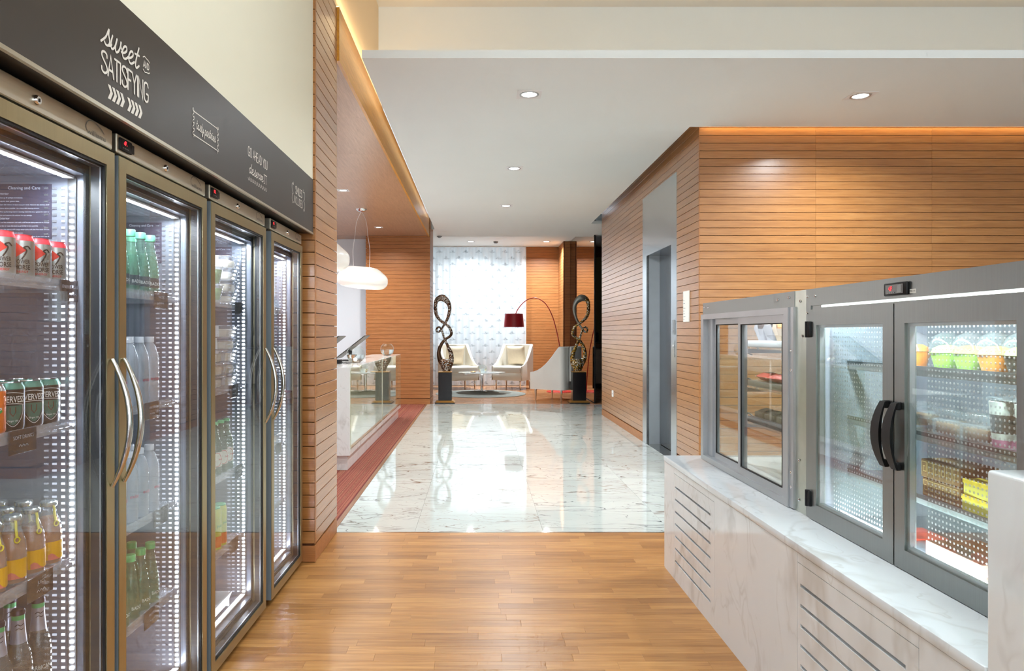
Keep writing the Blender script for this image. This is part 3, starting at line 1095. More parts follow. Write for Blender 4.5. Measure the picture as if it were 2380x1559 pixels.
# hidden cove strips
cv = thing('cove_strip', 'hidden warm light strip above the edge of the corridor ceiling', 'light strip', (2.6, 6.3, CEIL + .06))
part('strip', MB().box(-.7, 6.1, 6.28, 6.32, CEIL + .058, CEIL + .068), 'cove_led', cv)
area('bulb', (2.7, 6.3, CEIL + .10), (PI, 0, 0), 6.8, .04, 3.5, (1.0, .92, .82), parent=cv)
cv = thing('cove_strip', 'hidden warm light strip above the oak bulkhead', 'light strip', (-.90, 6.0, 3.63))
part('strip', MB().box(-.984, -.970, 4.9, 13.7, 3.621, 3.630), 'cove_led', cv)
area('bulb', (-.93, 5.9, 3.66), (PI, 0, 0), .04, 2.0, 3, (1, .72, .42), parent=cv)
area('bulb', (-.875, 9.3, 3.60), (0, math.radians(38), 0), .03, 8.6, 2.0, (1, .72, .36), parent=cv)
cv = thing('cove_strip', 'hidden warm light strip above the oak wall behind the display cabinets', 'light strip', (4, 6.65, CEIL + .06))
area('bulb', (4.1, 6.655, CEIL + .07), (0, 0, 0), 4.0, .03, 5, (1, .70, .34), parent=cv)
part('strip', MB().box(2.1, 6.1, 6.612, 6.628, CEIL + .058, CEIL + .066), 'cove_led', cv)

# smoke detector and sprinkler
single('smoke_detector', MB().lathe([(.06, 0), (.06, -.02), (.04, -.045), (.001, -.05)], 20, (.42, 17.66, 3.66), cap=False), 'mid_grey',
       'small round smoke detector on the lounge ceiling', 'detector', at=(.42, 17.66, 3.66))
single('ceiling_sensor', MB().lathe([(.05, 0), (.05, -.015), (.025, -.035), (.001, -.04)], 20, (-.80 + .02, 14.05, CEIL), cap=False), 'mid_grey',
       'small grey sensor at the far left end of the corridor ceiling', 'sensor', at=(-.78, 14.05, CEIL))


# ================================================================== GLASS-DOOR FRIDGES
XD = -1.04            # door face
SPANS = [(1.36, 2.027), (2.050, 2.714), (2.757, 3.470), (3.560, 4.185)]
SHELF = [1.505, 1.125, 0.745, 0.420]
LABELS = ['tall glass-door fridge nearest the viewer, stocked with cans and amber bottles',
          'tall glass-door fridge of clear and green water bottles, second from the viewer',
          'tall glass-door fridge of salads and green beer bottles, third from the viewer',
          'tall glass-door fridge next to the slatted oak pier, nearly empty']
TAGS = [['ENERGY DRINKS', 'SOFT DRINKS', 'JUICE', ''], ['WATER', 'WATER', '', 'WATER'], ['', 'SALADS', 'SOFT DRINKS', ''], ['', '', '', '']]
DIGITS = ['4.0', 'dF.', '02.', '02.']


def row(mb, x, w, y, zs, h, d=.003):
    for z in zs:
        mb.box(x - w / 2, x + w / 2, y - d, y, z - h / 2, z + h / 2)


def fridge(k):
    s, e = SPANS[k]
    yi0, yi1 = s + .045, e - .045
    fz = thing('glass_door_fridge', LABELS[k], 'fridge', (-1.4, (s + e) / 2, 0), 0, 'glass-door fridges in a row')
    xb, xf = -1.72, -1.095
    part('cabinet', MB().box(xb, xf, s, s + .043, .03, 1.95).box(xb, xf, e - .043, e, .03, 1.95).box(xb, xb + .04, s + .043, e - .043, .03, 1.95)
         .box(xb + .04, xf, s + .043, e - .043, .03, .10).box(xb + .04, xf, s + .043, e - .043, 1.815, 1.95), 'cabinet_grey', fz)
    part('liner', MB().box(xb + .042, xf, s + .043, yi0, .102, 1.813).box(xb + .042, xf, yi1, e - .043, .102, 1.813)
         .box(xb + .042, xf, yi0, yi1, .10, .104).box(xb + .042, xf, yi0, yi1, 1.811, 1.815), 'liner_steel', fz)
    part('liner_back', MB().box(xb + .042, xb + .046, yi0, yi1, .104, 1.811), 'liner_back', fz)
    for xx in (xb + .05, xf - .05):
        for yy in (s + .05, e - .05):
            part('foot', MB().lathe([(.022, 0), (.022, .008), (.014, .012), (.014, .03)], 12, (xx, yy, 0)), 'black_plastic', fz)
    # header with controller, lock and embossed maker's mark
    hd = part('header_panel', MB().rbox(xf, -1.046, s, e, 1.894, 1.95, .003, 1, smooth=False), 'steel_header', fz)
    part('seam', MB().box(xf - .001, -1.06, s, e, 1.884, 1.893), 'black_rubber', fz)
    ct = part('controller', MB().rbox(-1.047, -1.040, s + .012, s + .082, 1.905, 1.941, .003, 2).box(-1.047, -1.0425, s + .082, s + .098, 1.911, 1.936), 'black_plastic', fz)
    mb = MB()
    put_text(mb, DIGITS[k], xface(-1.040), s + .030, 1.923, .012, bold=.01)
    part('digits', mb, 'red_digits', ct, 'red digital temperature readout')
    mb = MB()
    for q in range(3):
        mb.ribbon([(s + .024 + q * .012, 1.913), (s + .030 + q * .012, 1.913)], .002, xface(-1.040))
    part('buttons', mb, 'mid_grey', ct, kind='stuff')
    yl = s + .317
    lk = part('lock', MB().add(*rot_lathe([(.0125, 0), (.0125, .004), (.009, .009), (.0085, .009)], 20, (-1.047, yl, 1.921))), 'chrome', fz)
    part('key_slot', MB().box(-1.0375, -1.0362, yl - .0012, yl + .0012, 1.917, 1.925), 'black_plastic', lk)
    mb = MB()
    put_text(mb, 'williams', xface(-1.046), e - .132, 1.906, .0135, .095, bold=.004)
    mb.ribbon(catmull([(e - .134, 1.913), (e - .138, 1.926), (e - .125, 1.941), (e - .098, 1.945), (e - .066, 1.936), (e - .048, 1.925)], 5), .003, xface(-1.046))
    part('embossed_mark', mb, 'logo_grey', fz)
    # door
    d0, d1 = s + .002, e
    z0, z1 = .032, 1.884
    w = .042
    dr = part('door', MB().frame(-1.092, XD, d0, d1, z0, z1, w), 'steel_door', fz)
    part('gasket', MB().frame(-1.096, -1.090, d0 + .01, d1 - .01, z0 + .01, z1 - .01, .05).frame(-1.055, -1.043, d0 + w, d1 - w, z0 + w, z1 - w, .006), 'black_rubber', dr)
    part('glass_pane', MB().box(-1.050, -1.046, d0 + w, d1 - w, z0 + w, z1 - w), 'door_glass', dr)
    part('glass_pane', MB().box(-1.084, -1.081, d0 + w, d1 - w, z0 + w, z1 - w), 'door_glass', dr)
    part('spacer', MB().frame(-1.081, -1.052, d0 + w, d1 - w, z0 + w, z1 - w, .008), 'dark_grey', dr)
    part('spacer_bead', MB().frame(-1.056, -1.052, d0 + w, d1 - w, z0 + w, z1 - w, .0095), 'aluminium', dr)
    part('edge_strip', MB().box(-1.091, -1.042, d0 - .0015, d0, z0, z1), 'edge_grey', dr)
    yh = d1 - .021 if k in (0, 2) else d0 + .021
    arc = []
    for i in range(17):
        q = -1 + 2 * i / 16
        arc.append((-1.036 + .050 * (1 - q * q), yh, 1.118 + q * .180))
    part('handle', MB().tube(arc, [.0055 + .0035 * (1 - (2 * i / 16 - 1) ** 2) for i in range(17)], 10), 'nickel', dr, 'curved brushed steel bow handle')
    # acrylic shelves with price rail and ticket holder
    for j, z in enumerate(SHELF):
        sh = part('shelf', MB().rbox(-1.66, -1.128, yi0 + .012, yi1 - .012, z - .012, z, .002, 1, smooth=False), 'acrylic', fz)
        part('price_rail', MB().box(-1.128, -1.124, yi0 + .012, yi1 - .012, z - .020, z + .010), 'acrylic', sh)
        part('shelf_bracket', MB().box(-1.64, -1.13, yi1 - .011, yi1 - .001, z - .022, z - .010), 'aluminium', sh)
        part('shelf_bracket', MB().box(-1.64, -1.13, yi0 + .001, yi0 + .011, z - .022, z - .010), 'aluminium', sh)
        ytk = yi1 - (.22 if j % 2 == 0 else .29) + (.14 if k == 0 and j == 0 else 0) + (.06 if k == 2 else 0)
        if k < 3 or j in (1, 2):
            tk = part('ticket_holder', MB().rbox(-1.123, -1.119, ytk, ytk + .105, z - .048, z + .012, .0015, 1, smooth=False), 'acrylic_dark', sh)
            mb = MB()
            if TAGS[k][j]:
                put_text(mb, TAGS[k][j], xface(-1.119), ytk + .0525, z - .012, .009, None, 0, 0, 0, True)
                for q in range(3):
                    mb.ribbon(catmull([(ytk + .035 + q * .012, z - .030), (ytk + .040 + q * .012, z - .026), (ytk + .044 + q * .012, z - .031)], 3), .0012, xface(-1.119))
                me = mb.mesh('ticket_print', 'notice_text', wloc(fz))
                o = bpy.data.objects.new('ticket_print', me)
                C.objects.link(o)
                o.parent = sh
    # light strips: rows of diodes down both sides, top and bottom of the opening
    zs = [.128 + .0183 * i for i in range(91)]
    mbm = MB()
    row(mbm, -1.134, .0095, yi1 - .004, zs, .0074)
    st = part('light_strip', MB().box(-1.146, -1.122, yi1 - .004, yi1, .112, 1.805), 'dark_grey', fz)
    part('diodes_and_reflections', mbm, 'led_main', st, kind='stuff')
    for x, mt, ww, hh in ((-1.160, 'reflection_mid', .010, .0062), (-1.184, 'led_dim_and_reflection', .012, .0055), (-1.207, 'reflection_faint', .012, .0045)):  # fainter glowing columns imitate the strip's reflections in the door glass
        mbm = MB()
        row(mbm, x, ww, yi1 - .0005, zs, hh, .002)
        part('diodes_and_reflections', mbm, mt, st, kind='stuff')
    st = part('light_strip', MB().box(-1.146, -1.122, yi0, yi0 + .004, .112, 1.805), 'white_plastic', fz)
    mbm = MB()
    row(mbm, -1.134, .010, yi0 + .007, zs, .0095)
    part('diodes_and_reflections', mbm, 'led_main', st, kind='stuff')
    for zz, sg_ in ((1.801, 1), (.112, -1)):
        st = part('light_strip', MB().box(-1.146, -1.124, yi0 + .01, yi1 - .01, zz, zz + .006), 'white_plastic', fz)
        mbm = MB()
        n = int((yi1 - yi0 - .04) / .0183)
        for i in range(n):
            yy = yi0 + .025 + i * .0183
            zq = zz - .003 if sg_ > 0 else zz + .006
            mbm.box(-1.140, -1.130, yy - .005, yy + .005, zq, zq + .003)
        part('diodes_and_reflections', mbm, 'led_main', st, kind='stuff')
    P = 5.0 if k < 2 else 6.5
    area('bulb', (-1.15, (yi0 + yi1) / 2, 1.795), (0, 0, 0), .012, .5, P * .8, COOL, parent=fz)
    # dark care notice stuck to the far side wall
    if k < 3:
        yn = yi1 - .0015
        nt = part('care_notice', MB().box(-1.345, -1.192, yn, yi1, 1.635, 1.787), 'notice_dark', fz, 'dark printed cleaning notice')
        mb = MB()
        fn = nyface(yn)
        put_text(mb, 'Cleaning and Care', fn, -1.2685, 1.772, .0085, None, .004, 0, 0, True)
        lines = [('Interior', .0062), ('Clean up all spillages immediately.', .0034), ('Keep the door gaskets clean.', .0034),
                 ('Clean the interior at least once per week. Remove the shelves, shelf', .0034), ('ladders where possible. Use a food safe cleaning solution.', .0034),
                 ('When performing interior cleaning check the door gasket for tears or', .0034), ('splits and examine the interior for any damage.', .0034), ('Exterior', .0062),
                 ('Clean the condenser coils with a stiff brush taking care not to damage', .0034), ('the fins or cause the dust to go further in the assembly.', .0034),
                 ('Clean the cabinet with soapy water and a soft, lint free cloth. Do not', .0034), ('use abrasives or chemical cleaners.', .0034),
                 ('Remember - Your equipment will last longer if you care for it.', .0034)]
        zl = 1.757
        for s_, h in lines:
            put_text(mb, s_, fn, -1.338, zl, h, (.140 if len(s_) > 60 else None))
            zl -= .0098 if h < .005 else .0100
        me = mb.mesh('notice_print', 'notice_text', wloc(fz))
        o = bpy.data.objects.new('notice_print', me)
        C.objects.link(o)
        o.parent = nt
    return fz


def rot_lathe(prof, n, c):
    """lathe about the +X axis; returns verts, faces, material index, smooth"""
    m = MB().lathe(prof, n)
    return [(c[0] + z, c[1] + x, c[2] + y) for x, y, z in m.v], m.f, 0, True


for k in range(4):
    fridge(k)

# ================================================================== DRINKS AND FOOD IN THE FRIDGES
plain('can_metal', '#d4d6d8', 0.22, metal=1.0)
plain('can_silver', '#c4c4bf', 0.30, metal=0.85)
plain('can_red', '#c22836', 0.35)
plain('print_red', '#d02a22', 0.4)
plain('print_black', '#1c1c1e', 0.4)
plain('print_white', '#e6e6e2', 0.4)
plain('print_pink', '#b8506a', 0.4)
plain('can_black', '#232123', 0.32)
plain('can_green', '#4f8a7a', 0.32, metal=0.4)
plain('shield_green', '#3f6b5e', 0.4)
plain('shield_brown', '#5c2f25', 0.4)
plain('can_orange', '#ee7420', 0.35)
plain('print_green', '#3ba24a', 0.4)
plain('cap_green', '#5fae8a', 0.4)
plain('cap_bright_green', '#5cc07c', 0.4)
plain('cap_white', '#e4e7ee', 0.35)
plain('cap_silver', '#cfd3d0', 0.25, metal=0.8)
plain('cap_dark', '#3a3548', 0.35, metal=0.5)
plain('tab_yellow', '#e6d23c', 0.4)
plain('label_yellow', '#f2b418', 0.45)
plain('label_pink', '#e8806e', 0.45)
plain('label_silver', '#b9b8c4', 0.3, metal=0.6)
plain('label_dark', '#4a4e52', 0.4)
plain('label_cream', '#e5e3d2', 0.5)
plain('drink_yellow', '#c9cf4a', 0.3)
plain('bread', '#e6d7ba', 0.8, var=.08, vscale=40)
plain('leaf_green', '#8fb56a', 0.6, var=.2, vscale=60)

CAM_TH = math.atan2(-1.8, 1.15)      # direction from the left fridges towards the viewer


def can_base(name, label, body_mat, r, h, lid='can_metal'):
    t_ = thing(name, label, 'can')
    part('body', MB().lathe([(r * .78, 0), (r * .86, .003), (r, .010), (r, h - .016)], 24, cap=True), body_mat, t_)
    part('shoulder', MB().lathe([(r, h - .016), (r * .96, h - .010), (r * .84, h - .003), (r * .84, h)], 24, cap=False), lid, t_)
    part('lid', MB().lathe([(r * .84, h), (r * .80, h), (r * .78, h - .004), (.001, h - .004)], 24, cap=False).box(-.007, .007, -.004, .009, h - .004, h - .002), 'can_metal', t_)
    return t_


def print_on(t_, fn, parent=None, mat='print_black', name='print', build=None):
    mb = MB()
    build(mb)
    return part(name, mb, mat, parent or t_)


# energy drink can
RE, HE = .0295, .114
ec = can_base('energy_drink_can', '', 'can_silver', RE, HE, 'can_red')
fn = cyl(RE, CAM_TH + .25)
mb = MB()
tri = []
for i in range(9):
    for j in range(i + 1):
        pass
rows_ = 8
for i in range(rows_):
    x0, x1 = i / rows_, (i + 1) / rows_
    a0, a1 = -.016 + .026 * x0, -.016 + .026 * x1
    mb.add([fn(a0, .074 - .021 * (1 - x0)), fn(a1, .074 - .021 * (1 - x1)), fn(a1, .074 + .021 * (1 - x1)), fn(a0, .074 + .021 * (1 - x0))], [(0, 1, 2, 3)])
part('emblem', mb, 'print_red', ec)
mb = MB()
put_text(mb, 'POWER', fn, -.016, .040, .0105, .034, .012)
put_text(mb, 'HORSE', fn, -.016, .0255, .0115, .034, .012)
mb.ribbon(catmull([(.000, .052), (.006, .062), (.010, .074), (.004, .080), (.012, .084), (.018, .078)], 4), .0035, fn)
for q in range(9):
    mb.ribbon([(-.030 + q * .0013, .03), (-.030 + q * .0013, .080)], .0006, fn)
part('print', mb, 'print_black', ec)
mb = MB()
put_text(mb, 'ENERGY', fn, -.014, .017, .0055, .028, .012)
part('print', mb, 'print_red', ec)
ys_ = [1.725, 1.800, 1.872, 1.943]
first = True


def place(root, used, loc, rot, label, group):
    """the prototype itself takes the first place, copies take the rest"""
    if not used:
        root.location = loc
        root.rotation_euler = (0, 0, rot)
        root['label'] = label
        root['group'] = group
        used.append(1)
        return root
    return clone(root, loc, rot, label, group)


def stock(root, pts, z, lab, group, jit=.25):
    used = []
    for i, (x, y, txt) in enumerate(pts):
        place(root, used, (x, y, z), random.uniform(-jit, jit), lab % txt, group)


def grid(x0, dx, nx, ys, z=None):
    out = []
    n = len(ys)
    for i in range(nx):
        for j, y in enumerate(ys):
            rowname = ('front row', 'second row', 'third row')[i]
            out.append((x0 - dx * i, y, '%s, %s from the pier' % (rowname, ORD[n - 1 - j])))
    return out


stock(ec, grid(-1.160, .066, 2, ys_), SHELF[0], 'silver can with red rim, %s', 'energy drink cans on the top shelf')

# dark ginger ale can
RC, HC = .0335, .122
gc = can_base('soft_drink_can', '', 'can_black', RC, HC, 'can_green')
fn = cyl(RC, CAM_TH + .15)
mb = MB()
put_text(mb, 'EVERVESS', fn, -.026, .074, .0155, .056, .010)
mb.ribbon([(fx_, .0945 + .004 * math.cos(fx_ * 60)) for fx_ in [-.028 + .0035 * i for i in range(17)]], .0014, fn)
mb.ribbon([(fx_, .068 + .003 * math.cos(fx_ * 60)) for fx_ in [-.028 + .0035 * i for i in range(17)]], .0014, fn)
mb.ribbon(catmull([(-.021, .066), (-.021, .046), (-.012, .026), (.002, .014), (.016, .026), (.025, .046), (.025, .066)], 4), .0012, fn)
put_text(mb, 'Ginger Ale', fn, -.010, .026, .0045, .024, 0, .2)
part('print', mb, 'print_white', gc)
mb = MB()
fn2 = cyl(RC, CAM_TH + .15, .0003)
sh_ = [(-.020, .066), (-.020, .047), (-.012, .028), (.002, .016), (.016, .028), (.024, .047), (.024, .066)]
for i in range(6):
    a, b = i / 6, (i + 1) / 6
    def lo(u):
        x = -.020 + .044 * u
        return x, .016 + .034 * abs((x - .002) / .022) ** 1.7
    (xa, za), (xb_, zb) = lo(a), lo(b)
    mb.add([fn2(xa, za), fn2(xb_, zb), fn2(xb_, .066), fn2(xa, .066)], [(0, 1, 2, 3)])
part('shield', mb, 'shield_green', gc)
mb = MB()
fn3 = cyl(RC, CAM_TH + .15, .0005)
mb.add([fn3(-.005, .062), fn3(.009, .062), fn3(.009, .048), fn3(.002, .038), fn3(-.005, .048)], [(0, 4, 3, 2, 1)])
part('crest', mb, 'shield_brown', gc)
stock(gc, [(a, b_, c_) for a, b_, c_ in grid(-1.180, .072, 2, [1.785, 1.862, 1.938])], SHELF[1], 'black soft drink can, %s', 'black soft drink cans')
oc = can_base('orange_soda_can', '', 'can_orange', RC, HC, 'can_metal')
fn = cyl(RC, CAM_TH + .15)
mb = MB()
put_text(mb, 'Mirinda', fn, -.024, .056, .016, .050, .012, .2)
part('print', mb, 'print_white', oc)
mb = MB()
mb.ribbon(catmull([(-.02, .05), (-.008, .046), (.01, .05), (.024, .058)], 4), .006, fn)
part('swoosh', mb, 'print_green', oc)
stock(oc, [(-1.180, 1.712, '')], SHELF[1], 'orange soda can at the left end of the second shelf%s', 'orange soda')

# amber bottles with yellow pull tab
ab = thing('fruit_drink_bottle', '', 'bottle')
part('glass', MB().lathe([(.026, 0), (.031, .005), (.0325, .03), (.0325, .085), (.030, .108), (.021, .134), (.0165, .146), (.0165, .160)], 20), 'clear_plastic', ab)
part('drink', MB().lathe([(.024, .004), (.030, .008), (.0305, .03), (.0305, .085), (.028, .106), (.021, .128)], 18), 'amber_drink', ab)
part('cap', MB().lathe([(.0205, .158), (.022, .162), (.022, .169), (.019, .172)], 20), 'cap_silver', ab)
mb = MB()
fn = cyl(.0325, CAM_TH + .1)
lbl = [(-.040 + .008 * i) for i in range(11)]
for i in range(10):
    mb.add([fn(lbl[i], .018), fn(lbl[i + 1], .018), fn(lbl[i + 1], .066), fn(lbl[i], .066)], [(0, 1, 2, 3)])
lb = part('label', mb, 'label_yellow', ab)
mb = MB()
fn = cyl(.0325, CAM_TH + .1, .0010)
for i in range(5):
    mb.add([fn(-.008 + .008 * i, .018), fn(.0 + .008 * i, .018), fn(.0 + .008 * i, .026 + .010 * math.sin(i + 1.6)), fn(-.008 + .008 * i, .026 + .010 * math.sin(i + .6))], [(0, 1, 2, 3)])
part('fruit_print', mb, 'label_pink', lb)
tb = [(0.021, .160), (.024, .150), (.0235, .140), (.026, .132), (.029, .122)]
mb = MB()
th = CAM_TH + .5
mb.tube([(r_ * math.cos(th), r_ * math.sin(th), z_) for r_, z_ in tb], .0032, 6)
mb.tube([((.0315 + 0) * math.cos(th) + .006 * math.cos(a) * -math.sin(th), .0315 * math.sin(th) + .006 * math.cos(a) * math.cos(th), .114 + .007 * math.sin(a)) for a in [i * PI / 5 for i in range(10)]], .0018, 5, closed=True)
part('pull_tab', mb, 'tab_yellow', ab)
stock(ab, grid(-1.168, .068, 3, [1.70, 1.776, 1.852, 1.928]), SHELF[2], 'amber fruit drink bottle, %s', 'amber fruit drink bottles', .2)

# tall clear malt drink bottles
vb = thing('malt_drink_bottle', '', 'bottle')
part('glass', MB().lathe([(.026, 0), (.031, .004), (.032, .02), (.032, .115), (.029, .140), (.019, .170), (.0155, .200), (.0140, .232), (.0140, .240)], 20), 'flint_glass', vb)
part('drink', MB().lathe([(.025, .005), (.030, .010), (.0305, .02), (.0305, .115), (.027, .139), (.017, .170), (.013, .195)], 16), 'flint_glass', vb)
part('neck_label', MB().lathe([(.0198, .168), (.0163, .200), (.0148, .226)], 20, cap=False), 'label_silver', vb)
mb = MB()
fn = cyl(.0325, CAM_TH + .1)
put_text(mb, 'BARBICAN', fn, -.026, .070, .011, .052, .008)
part('print', mb, 'print_white', vb)
mb = MB()
fn = cyl(.0185, CAM_TH + .1, .0004)
mb.ribbon(catmull([(-.010, .213), (-.004, .217), (.002, .213), (.009, .217)], 4), .0018, fn)
mb.ribbon(catmull([(-.008, .204), (-.002, .207), (.004, .203), (.008, .206)], 4), .0014, fn)
part('print', mb, 'print_black', vb)
part('foil_collar', MB().lathe([(.0150, .226), (.0146, .240)], 16, cap=False), 'cap_bright_green', vb)
part('cap', MB().lathe([(.0165, .238), (.0165, .246), (.0135, .251), (.001, .252)], 20), 'cap_dark', vb)
stock(vb, grid(-1.170, .075, 2, [1.727, 1.803, 1.885]), SHELF[3], 'malt drink bottle with silver neck, %s', 'clear malt drink bottles', .1)


def bottle(name, glass, cap, prof, cap_prof, words, wz, wh, ww, wmat, r, cat='bottle', fill=None, band=None):
    t_ = thing(name, '', cat)
    part('bottle_body', MB().lathe(prof, 20), glass, t_)
    if fill:
        part('drink', MB().lathe(fill, 16), glass, t_)
    part('cap', MB().lathe(cap_prof, 18), cap, t_)
    if band:
        part('label', MB().lathe(band[:-1], 20, cap=False), band[-1], t_)
    mb = MB()
    fn = cyl(r, CAM_TH + .75, .0012)
    put_text(mb, words, fn, -ww / 2, wz, wh, ww, .008)
    part('print', mb, wmat, t_)
    return t_


BADP = [(.022, 0), (.030, .004), (.0305, .03), (.0295, .075), (.0255, .110), (.0195, .145), (.0145, .175), (.0135, .195)]
bd = bottle('sparkling_water_bottle', 'green_glass', 'cap_green', BADP, [(.0165, .190), (.0165, .209), (.015, .212)], 'BADOIT', .034, .011, .046, 'print_white', .0305,
            fill=[(.028, .006), (.0285, .03), (.0275, .075), (.0235, .110), (.018, .140)],
            band=[(.0309, .026), (.0302, .060), 'label_dark'])
stock(bd, grid(-1.165, .066, 2, [2.30, 2.372, 2.444, 2.516]), SHELF[0], 'green water bottle, top shelf, %s', 'green water bottles on the top shelf', .15)
bd2 = bottle('sparkling_water_bottle', 'green_glass', 'cap_bright_green', BADP, [(.0165, .190), (.0165, .209), (.015, .212)], 'BADOIT', .034, .011, .046, 'print_white', .0305,
             fill=[(.028, .006), (.0285, .03), (.0275, .075), (.0235, .110), (.018, .140)])
stock(bd2, grid(-1.165, .066, 2, [2.30, 2.372, 2.444, 2.516]), SHELF[3], 'green water bottle, lowest shelf, %s', 'green water bottles on the lowest shelf', .15)
ev = bottle('water_bottle', 'water_bottle', 'cap_white', [(.024, 0), (.031, .004), (.0325, .02), (.0325, .150), (.030, .172), (.020, .203), (.0135, .213), (.0135, .222)],
            [(.0158, .214), (.0158, .232), (.0145, .234)], 'evian', .082, .013, .036, 'print_pink', .0325,
            fill=[(.029, .006), (.0305, .02), (.0305, .150), (.028, .172), (.018, .200)])
u_ = []
for x, y, txt in grid(-1.165, .070, 2, [2.28, 2.356, 2.432, 2.508]):
    place(ev, u_, (x, y, SHELF[1]), random.uniform(-.2, .2), 'clear water bottle, second shelf, %s' % txt, 'still water bottles')
for x, y, txt in grid(-1.165, .070, 3, [2.28, 2.356, 2.432, 2.508]):
    place(ev, u_, (x, y, SHELF[2]), random.uniform(-.2, .2), 'clear water bottle, third shelf, %s' % txt, 'still water bottles')
be = bottle('beer_bottle', 'beer_glass', 'cap_bright_green', [(.024, 0), (.0295, .004), (.030, .02), (.030, .120), (.027, .145), (.016, .172), (.0128, .205), (.0128, .226)],
            [(.0150, .222), (.0150, .231), (.012, .235)], 'beer', .070, .008, .022, 'print_red', .0312,
            fill=[(.028, .006), (.0285, .02), (.0285, .120), (.025, .144), (.013, .175)], band=[(.0305, .040), (.0307, .075), (.0305, .105), 'label_cream'])
mb = MB()
fn = cyl(.0305, CAM_TH + .12, .0010)
mb.ribbon([(.022 * math.cos(a), .072 + .030 * math.sin(a)) for a in [i * PI / 10 for i in range(21)]], .002, fn)
part('label_ring', mb, 'print_red', be)
stock(be, grid(-1.165, .066, 2, [3.06, 3.132, 3.204, 3.276]), SHELF[2], 'green beer bottle with oval label, %s', 'green beer bottles', .15)
yc = bottle('yellow_drink_bottle', 'drink_yellow', 'cap_bright_green', [(.024, 0), (.0285, .004), (.0285, .165), (.024, .180)], [(.024, .179), (.025, .184), (.020, .188)],
            'juice', .100, .012, .036, 'print_green', .0285, 'bottle', band=[(.0288, .012), (.0288, .060), 'can_orange'])
stock(yc, grid(-1.165, .064, 2, [3.06, 3.128, 3.196]), SHELF[3], 'slim yellow drink bottle, %s', 'slim yellow bottles', .15)

# wedge packs and salad cups
wk = thing('sandwich_pack', '', 'food pack')
W_, H_ = .105, .052
part('pack', MB().prism([(-.055, 0), (.055, 0), (.062, H_), (-.062, H_)], -.06, .06, 'y').rbox(-.068, .068, -.066, .066, H_ - .001, H_ + .003, .0015, 1), 'clear_plastic', wk)
part('filling', MB().rbox(-.046, .046, -.05, .05, .004, H_ - .012, .008, 2), 'bread', wk)
part('paper_band', MB().box(-.020, .014, -.0672, .0672, H_ + .003, H_ + .0042).add([(-.020, -.061, .004), (.014, -.061, .004), (.014, -.0672, H_ + .004), (-.020, -.0672, H_ + .004)], [(0, 1, 2, 3)]), 'print_white', wk)
u_ = []
for i in range(4):
    place(wk, u_, (-1.21, 3.335, SHELF[0] + i * .0565), .06 * (-1) ** i, 'clear sandwich pack, %s from the bottom of the top shelf stack' % ORD[i], 'clear sandwich packs')
for i in range(5):
    place(wk, u_, (-1.21, 3.320, SHELF[1] + i * .0565), .05 * (-1) ** i, 'clear sandwich pack, %s from the bottom of the second shelf stack' % ORD[i], 'clear sandwich packs')
for i in range(3):
    place(wk, u_, (-1.21, 3.165, SHELF[1] + i * .0565), .05 * (-1) ** i, 'clear sandwich pack, %s from the bottom of the stack near the door hinge' % ORD[i], 'clear sandwich packs')
sc1 = thing('salad_cup', '', 'food pack')
part('cup', MB().lathe([(.040, 0), (.042, .002), (.058, .075)], 20), 'clear_plastic', sc1)
mb = MB().lathe([(.036, .006), (.040, .010), (.052, .066)], 14)
part('salad', mb, 'leaf_green', sc1)
part('lid', MB().lathe([(.060, .074), (.061, .079), (.056, .083), (.001, .083)], 20), 'clear_plastic', sc1)
u_ = []
for i in range(2):
    place(sc1, u_, (-1.20, 3.165, SHELF[0] + i * .0835), 0, ('green salad cup standing on the shelf below another cup', 'green salad cup stacked on top of another cup')[i], 'green salad cups')
tr = thing('cutlery_tray', 'white tray of small items on the floor of the third fridge', 'tray', (-1.26, 3.10, .122))
part('tray', MB().prism([(-1.36, .123), (-1.16, .123), (-1.13, .190), (-1.135, .190), (-1.162, .128), (-1.358, .128), (-1.385, .190), (-1.39, .190)], 2.95, 3.25, 'y')
     .box(-1.375, -1.145, 2.945, 2.95, .123, .19).box(-1.375, -1.145, 3.25, 3.255, .123, .19), 'white_plastic', tr)
mb = MB()
for i in range(26):
    x, y = random.uniform(-1.34, -1.18), random.uniform(2.97, 3.23)
    mb.lathe([(.002, 0), (.012, .004), (.013, .012), (.003, .018)], 8, (x, y, random.uniform(.135, .17)))
part('contents', mb, 'nickel', tr, kind='stuff')
wk2 = clone(wk, (-1.21, 4.03, SHELF[1]), .1, 'clear food pack alone on the second shelf beside the oak pier', 'clear sandwich packs')
wk3 = clone(wk, (-1.21, 4.03, SHELF[2]), -.1, 'clear food pack alone on the third shelf beside the oak pier', 'clear sandwich packs')


# ================================================================== MARBLE COUNTER AND DISPLAY CABINETS (right)
CX, CY0, CY1, CZ = 1.091, 1.527, 4.186, 0.652
co = thing('marble_counter', 'long low white marble counter with slotted vents under the display cabinets', 'counter', (1.5, 2.9, 0))
part('core', MB().box(CX + .024, 2.02, CY0 + .002, CY1 - .024, 0, CZ - .031), 'marble_counter', co)
part('end_panel', MB().box(CX + .002, 2.02, CY1 - .022, CY1 - .002, 0, CZ - .031), 'marble_counter', co)
part('worktop', MB().rbox(CX - .003, 2.02, CY0 + .001, CY1, CZ - .030, CZ, .004, 2), 'marble_counter', co)
panels = ((3.290, 3.972), (1.760, 2.432))
segs = [(3.972, CY1 - .022), (2.432, 3.290), (CY0 + .002, 1.760)]
for a, b_ in segs:
    part('front_panel', MB().box(CX, CX + .024, a + .0008, b_ - .0008, 0, CZ - .031), 'marble_counter', co)
